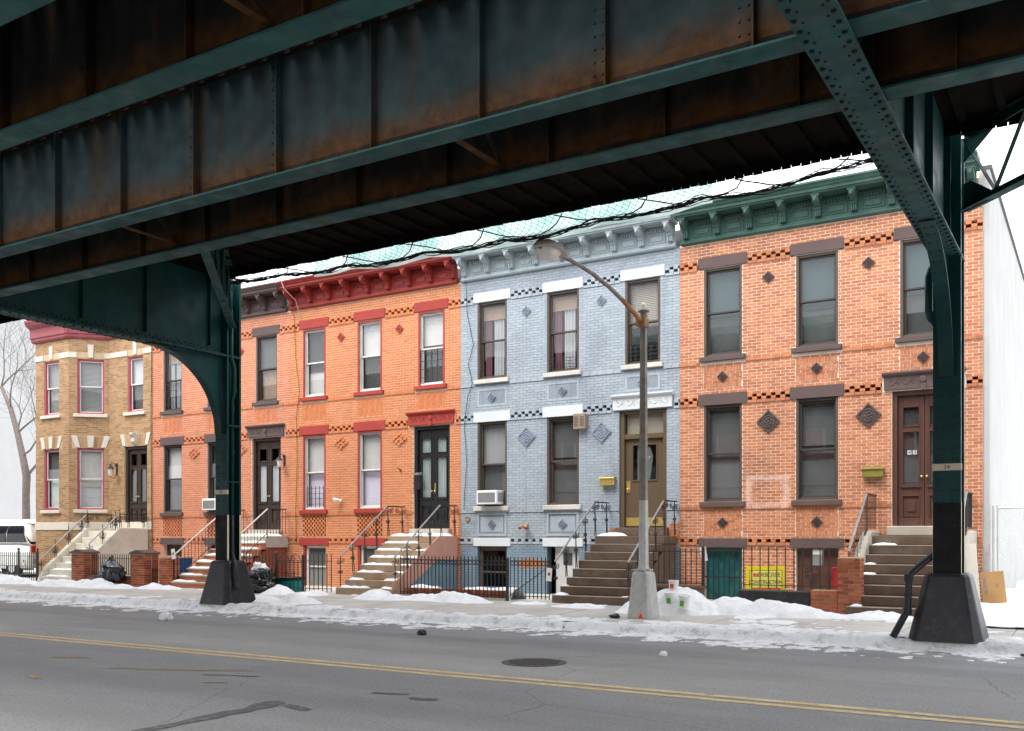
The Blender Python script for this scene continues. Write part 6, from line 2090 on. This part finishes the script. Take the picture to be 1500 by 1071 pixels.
# chain link fence across the side lot
cl = thing('chain_link_fence', 'grey chain link fence beside the white side wall', 'fence', (1.0, 21.4, .2))
for x_ in (-2.83, -2.75, -.2, 2.3, 4.8):
    MB().lathe((x_, 0, 0), [(.022, 0), (.022, 2.08), (.005, 2.1)], 8).build('post', M['wire'], cl)
MB().tube([(-2.75, 0, 2.03), (4.8, 0, 2.03)], .022, 8).build('top_rail', M['wire'], cl)
wm = MB()
k = -2.75
while k < 4.8:
    for s_ in (1, -1):
        a, b = (k, 0.06), (k + s_ * 1.95, 2.01)
        if b[0] > 4.8:
            f_ = (4.8 - a[0]) / (b[0] - a[0]); b = (4.8, a[1] + (b[1] - a[1]) * f_)
        if b[0] < -2.75:
            f_ = (a[0] + 2.75) / (a[0] - b[0]); b = (-2.75, a[1] + (b[1] - a[1]) * f_)
        if abs(b[0] - a[0]) > .02:
            wm.tube([(a[0], .004 * s_, a[1]), (b[0], .004 * s_, b[1])], .0025, 3, False)
    k += .075
wm.build('wire_mesh', M['wire'], cl, kind='stuff', fixn=False)

# ------------------------------------------------------------------ left lot: white building, tree, car
wbld = thing('white_building', 'white painted building with grey plinth behind the bare tree', 'building', (-46, 30, .2))
MB().box(-8, 0, -14, 20, 1.9, 14).build('wall', M['white_brick'], wbld)
MB().box(-8.1, .06, -14.1, 20.1, -.1, 1.899).build('plinth', M['plinth_grey'], wbld)
for i in range(14):
    MB().box(.0605, .063, -14 + i * 2.4 - .012, -14 + i * 2.4 + .012, .0, 1.88).build('plinth_joint', M['lintel_brown'], wbld)
MB().box(-8.2, .15, -14.2, 20.2, 14.001, 14.2).build('coping', M['sill_stone'], wbld)
tr = thing('bare_tree', 'leaning bare street tree behind the white parked car', 'tree', (-38.6, 24.2, .2))
rt = random.Random(5)
trunk = [(.15, 0, -.05), (.05, 0, .9), (-.08, .05, 2.2), (-.10, .05, 3.2), (-.05, .05, 4.0), (-.42, .1, 4.9), (-.95, .2, 5.9), (-1.6, .3, 7.0), (-2.3, .3, 8.0)]
MB().tube(trunk, [.22, .18, .16, .15, .16, .135, .12, .10, .07], 10).build('trunk', M['bark'], tr, smooth=True)
def grow(mb, p, d, r, L, dep):
    pts, rs = [p], [r]
    q = p.copy()
    dd = d.copy()
    for i in range(5):
        dd = (dd + Vector((rt.uniform(-.25, .25), rt.uniform(-.25, .25), rt.uniform(-.10, .25)))).normalized()
        q = q + dd * (L / 5)
        pts.append(q.copy())
        rs.append(max(.004, r * (1 - .14 * (i + 1))))
        if dep > 0 and i > 0:
            side = dd.cross(Vector((rt.uniform(-1, 1), rt.uniform(-1, 1), rt.uniform(-1, 1)))).normalized()
            grow(mb, q.copy(), (dd * .7 + side * .8 + Vector((0, 0, .15))).normalized(), rs[-1] * .62, L * .62, dep - 1)
    mb.tube(pts, rs, 5 if r > .02 else 3, False)
br = MB()
for (i, d, r, L) in ((4, (.8, -.1, .45), .085, 3.0), (5, (.85, .2, .25), .06, 3.0), (6, (.75, -.2, .5), .06, 3.4), (6, (-.6, .4, .7), .06, 3.0), (7, (.5, -.3, .8), .05, 2.8), (8, (-.2, .1, 1), .05, 2.6), (8, (.6, .3, .7), .05, 2.8)):
    grow(br, Vector(trunk[i]), Vector(d).normalized(), r * .8, L, 3)
br.build('crown', M['bark'], tr, fixn=False)

car = thing('parked_car', 'white estate car with snow on its roof, parked behind the iron fence', 'car', (-35.25, 21.5, .21))
car.scale = (1.1, 1.05, 1.14)
def loft(secs, m, name, parent, sm=True):
    mb = MB()
    n = len(secs[0][1])
    for x, ring in secs:
        for (y, z) in ring:
            mb.v.append((x, y, z))
    for i in range(len(secs) - 1):
        for k in range(n):
            mb.f.append((i * n + k, i * n + (k + 1) % n, (i + 1) * n + (k + 1) % n, (i + 1) * n + k))
            mb.r.append(0.0)
    mb.f += [tuple(range(n)), tuple(range((len(secs) - 1) * n, len(secs) * n))]
    mb.r += [0.0, 0.0]
    return mb.build(name, m, parent, smooth='auto' if sm else False)
def ring(hw, z0, z1, tuck=.05):
    return [(-hw + .1, z0), (hw - .1, z0), (hw, z0 + .12), (hw + .02, (z0 + z1) / 2), (hw - tuck, z1 - .03), (hw - tuck - .06, z1), (-hw + tuck + .06, z1), (-hw + tuck, z1 - .03), (-hw - .02, (z0 + z1) / 2), (-hw, z0 + .12)]
loft([(2.38, ring(.78, .42, .80)), (2.30, ring(.86, .32, .98)), (1.6, ring(.92, .26, 1.02)), (-.9, ring(.92, .26, 1.0)), (-2.0, ring(.88, .30, .95)), (-2.4, ring(.72, .42, .80))], M['car_white'], 'body', car)
cab = loft([(2.30, ring(.76, 1.0, 1.08, .02)), (2.02, ring(.78, 1.0, 1.66, .14)), (1.6, ring(.80, 1.01, 1.74, .16)), (-.1, ring(.80, 1.0, 1.76, .16)), (-.55, ring(.79, 1.0, 1.70, .16)), (-1.25, ring(.76, 1.0, 1.05, .02))], M['car_white'], 'cabin', car)
for (xa, xb, za, zb) in ((1.05, 1.92, 1.06, 1.60), (.12, .98, 1.06, 1.62), (-.75, .05, 1.06, 1.60)):
    for s_ in (-1, 1):
        sl = .10 if xb > 1.5 else 0
        fr_ = .42 if xa < -.5 else 0
        lv = [(1.10, .835, 0.0), (1.38, .842, .4), (1.63, .735, 1.0)]
        vs = []
        for off in (0, -.03):
            for (z_, y_, k_) in lv:
                vs.append((xa + fr_ * k_, s_ * (y_ + off), z_))
                vs.append((xb + (.16 if sl else 0) - (sl + .16) * k_ * (1 if sl else 0), s_ * (y_ + off), z_))
        MB().add(vs, [(0, 1, 3, 2), (2, 3, 5, 4), (6, 8, 9, 7), (8, 10, 11, 9), (0, 6, 7, 1), (4, 5, 11, 10), (0, 2, 8, 6), (2, 4, 10, 8), (1, 7, 9, 3), (3, 9, 11, 5)]).build('side_window', M['car_glass'], cab)
for xw in (1.45, -1.45):
    for s_ in (-1, 1):
        w_ = MB().lathe((xw, s_ * .80 + .11, .33), [(.20, 0), (.33, .01), (.345, .04), (.345, .18), (.33, .21), (.20, .22)], 20, 'y').build('wheel', M['tyre'], car)
        rm = MB().lathe((xw, s_ * .80 + .11, .33), [(.19, -.002 if s_ > 0 else .05), (.19, .17 if s_ > 0 else .224), (.06, .20 if s_ > 0 else .226)], 16, 'y')
        rm.build('rim', M['rim'], w_)
for s_ in (-1, 1):
    MB().box(2.24, 2.40, s_ * .70 - .1, s_ * .70 + .1, .78, 1.0).build('tail_light', M['tail_red'], car, bevel=.02)
MB().box(2.37, 2.47, -.75, .75, .42, .60).build('bumper', M['grey_plastic'], car, bevel=.02)
rsn = MB()
nx_, ny_ = 24, 12
for i in range(nx_ + 1):
    for k in range(ny_ + 1):
        tx, ty = i / nx_, k / ny_
        e = min(1, 6 * min(tx, 1 - tx), 6 * min(ty, 1 - ty))
        rsn.v.append((-.5 + 2.55 * tx, -.60 + 1.2 * ty, 1.70 + .13 * e ** .5 + .02 * nz(tx * 6, ty * 4, 3)))
for i in range(nx_):
    for k in range(ny_):
        a_ = i * (ny_ + 1) + k
        rsn.f.append((a_, a_ + 1, a_ + ny_ + 2, a_ + ny_ + 1))
        rsn.r.append(0.0)
rsn.build('roof_snow', M['snow'], car, smooth=True)

# ------------------------------------------------------------------ snow on the ground and on the steps
def bumpf(x, y, cx, cy_, rx, ry, h):
    d = ((x - cx) / rx) ** 2 + ((y - cy_) / ry) ** 2
    return h * max(0, 1 - d)
PILES = [(-7.0, 17.75, .95, .6, .50), (-5.2, 17.95, 1.5, .45, .26), (-6.1, 18.0, 1.0, .45, .30), (-7.6, 17.5, .6, .5, .24), (-13.2, 18.05, 1.4, .35, .15), (-12.3, 18.0, .9, .38, .20), (-14.4, 17.9, .9, .45, .20),
         (-16.9, 18.1, .5, .4, .18), (-17.9, 18.0, .6, .35, .16), (-19.6, 18.1, .8, .4, .16), (-18.2, 18.25, .4, .25, .2), (-24.9, 17.85, 1.6, .5, .22), (-26.8, 17.8, 1.2, .5, .18), (-29.9, 18.0, 1.8, .5, .24), (-32.5, 18.0, 2.0, .55, .26),
         (-22.6, 18.1, 1.0, .35, .12), (-17.0, 16.35, 1.3, .45, .14), (-15.6, 16.3, .7, .35, .16), (-3.4, 18.2, .8, .5, .10), (-9.3, 17.9, .7, .4, .08), (-10.6, 18.15, .5, .3, .08)]
def snow_h(x, y):
    h = 0.0
    for p in PILES:
        h = max(h, bumpf(x, y, *p))
    h += (.12 * nz(x, y, 1.0, 1.3) + .07 * nz(x, y, 2.0, 3.4) + .03 * nz(x, y, 6.0, 9.0)) * (1 if h > 0.02 else 0) * min(1, h * 6)
    # ragged strip ploughed along the kerb
    c = 15.42 + .15 * nz(x, 0, 4, .22)
    strip = .021 * (1 - abs((y - c) / (.62 + .3 * nz(x, 7, 2, .3))) ** 2)
    strip += .034 * nz(x, y, 3, 1.3) + .034 * nz(x, y, 8, 3.1) + .020 * nz(x, y, 9, 8.0) + .010 * nz(x, y, 29, 19.0)
    fen = -.075 + .05 * max(0, (y - 17.3)) + .05 * nz(x, y, 12, .8) + .03 * nz(x, y, 15, 2.4) + .012 * nz(x, y, 19, 8.0)
    if x > -7.5:
        fen += .055 * min(1, (x + 7.5) / 2) + .02 * nz(x, y, 31, 1.4)
    strip -= .010 + .012 * nz(x, 0, 44, .5) - (.010 if x > -8 else 0)
    h = max(h - .02, strip * .8, fen)
    return min(h, .7) + .008 * nz(x, y, 20, 9) * (1 if h > .02 else 0)
def snow_sheet(name, x0, x1, y0, y1, st, hf, gz, m, label=None):
    nx, ny = int((x1 - x0) / st), int((y1 - y0) / st)
    mb = MB()
    H = []
    for i in range(nx + 1):
        for k in range(ny + 1):
            x, y = x0 + i * st, y0 + k * st
            h = hf(x, y)
            H.append(h)
            mb.v.append((x, y, gz(y) + max(h, -.01)))
    for i in range(nx):
        for k in range(ny):
            q = (i * (ny + 1) + k, (i + 1) * (ny + 1) + k, (i + 1) * (ny + 1) + k + 1, i * (ny + 1) + k + 1)
            if max(H[a] for a in q) > 0:
                mb.f.append(q)
                mb.r.append(0.0)
    o = mb.build(name, m, smooth=True, fixn=False, kind='stuff')
    return o
def gz_walk(y):
    return walk_z(y) + .004 if y > KERB_Y else .004 + max(0, (y - KERB_Y + .12) / .12) * .13
tag(snow_sheet('snow', -34, 6, KERB_Y + .03, 18.5, .04, snow_h, gz_walk, M['snow']), 'patchy white snow along the pavement and piled against fences', 'snow')
def slush_h(x, y):
    e = (y - 14.55 - .45 * nz(x, 0, 6, .3) - .2 * nz(x, 3, 6, 1.1)) / .7
    return .012 * min(1.2, e) - .004 + .016 * max(0, (y - 15.0) / .3) + .024 * nz(x, y, 2, 1.9) + .016 * nz(x, y, 5, 5.0) + .010 * nz(x, y, 7, 11.0)
tag(snow_sheet('slush', -34, 6, 13.9, KERB_Y + .1, .035, slush_h, gz_walk, M['slush']), 'thin grey slush and ice in the gutter', 'slush')
def lot_h(x, y):
    return .18 * min(1, (y - 17.3) / 1.2) + min(1, (y - 17.3)) * .16 * nz(x, y, 4, .6) + .05 * nz(x, y, 9, 2.2) + bumpf(x, y, .5, 20.2, 2.2, 1.8, .38) + bumpf(x, y, 2.4, 18.6, 2.4, 1.5, .25)
tag(snow_sheet('snow', -1.98, 9, 17.3, 34, .12, lot_h, lambda y: .215, M['snow']), 'deep white snow covering the empty side lot', 'snow')
def lotl_h(x, y):
    return .06 + .10 * nz(x, y, 4, .6) + .04 * nz(x, y, 9, 2.2)
tag(snow_sheet('snow', -48, -33.0, 18.6, 34, .15, lotl_h, lambda y: .215, M['snow']), 'snow under the parked car in the left lot', 'snow')
# areaway snow behind the red-blue fence
tag(snow_sheet('snow', -14.4, -11.4, 18.65, 19.5, .05, lambda x, y: .30 * max(0, 1 - ((y - 19.05) / .38) ** 2) + .05 * nz(x, y, 3, 2.5) - .03 if nz(x, 2, 3, 1.1) > -.25 else -.05, lambda y: .215, M['snow']), 'snow lying on the planter behind the ring row fence', 'snow')
pt_ = thing('planter', 'low brown brick planter edge behind the ring row fence', 'planter', (-12.9, 19.0, .2))
for i in range(28):
    MB().box(-1.45 + i * .104, -1.45 + i * .104 + .096, -.42, -.33, 0, .24, .1 + .8 * random.random()).build('brick', M['brick_pillar'], pt_, fixn=False)
cap_i = 0
sc_mb = MB()
for (x0, x1, y0, y1, z) in SNOWCAPS:
    nx, ny = max(6, int((x1 - x0) / .035)), 8
    b0 = len(sc_mb.v)
    top = min(.085, .03 + .10 * min(x1 - x0, y1 - y0))
    for i in range(nx + 1):
        for k in range(ny + 1):
            tx, ty = i / nx, k / ny
            e = min(1, min(tx, 1 - tx) * (x1 - x0) / .07, min(ty, 1 - ty) * (y1 - y0) / .06)
            X = x0 + (x1 - x0) * tx + .025 * nz(tx * 3, ty * 3 + z, x0, 2)
            Y = y0 + (y1 - y0) * ty - .02 * abs(nz(X, z, 3, 4)) * (1 if ty < .5 else 0)
            sc_mb.v.append((X, Y, z - .004 + top * max(0, e) ** .55 * (.8 + .5 * nz(X, Y, z, 5))))
    for i in range(nx):
        for k in range(ny):
            a_ = b0 + i * (ny + 1) + k
            sc_mb.f.append((a_, a_ + ny + 1, a_ + ny + 2, a_ + 1))
            sc_mb.r.append(0.0)
tag(sc_mb.build('step_snow', M['snow'], smooth=True, fixn=False, kind='stuff'), 'white snow lying on the stoop treads', 'snow')
for k, (x_, y_, r_) in enumerate(((-15.9, 12.9, .10), (-12.5, 13.9, .05), (-5.2, 12.6, .04))):
    crumple('snow_lump', ['larger snow lump on the road right of the left column', 'small snow lump on the road in the middle', 'tiny snow lump on the road before the rightmost house'][k], x_, y_, .0, r_ * 1.3, r_, r_, M['snow'], 41 + k, sub=3, amp=.4, cat='snow lump')

# ------------------------------------------------------------------ row across the street, seen mirrored in the windows
op = thing('opposite_row', 'red brick row with grey roof across the street, mirrored in the ground floor windows', 'building', (-10, -13, 0))
MB().box(-45, 45, -1.5, 0, -.1, 4.6).build('white_front', M['board_white'], op)
MB().prism([(0.15, 4.601), (-2.4, 6.2), (-2.5, 6.2), (-2.5, 4.601)], 'x', -45, 45).build('shingle_roof', M['plinth_grey'], op)
MB().box(-45, 45, -6, -2.55, -.1, 9.6).build('brick_front', M['brick_pillar'], op)
for i in range(36):
    w_ = MB().box(-44 + i * 2.5, -42.9 + i * 2.5, -2.54, -2.48, 6.6, 8.6).build('window', M['white_frame'], op)
    MB().box(-43.88 + i * 2.5, -43.02 + i * 2.5, -2.475, -2.46, 6.72, 8.48).build('pane', M['screen_grey'], w_)
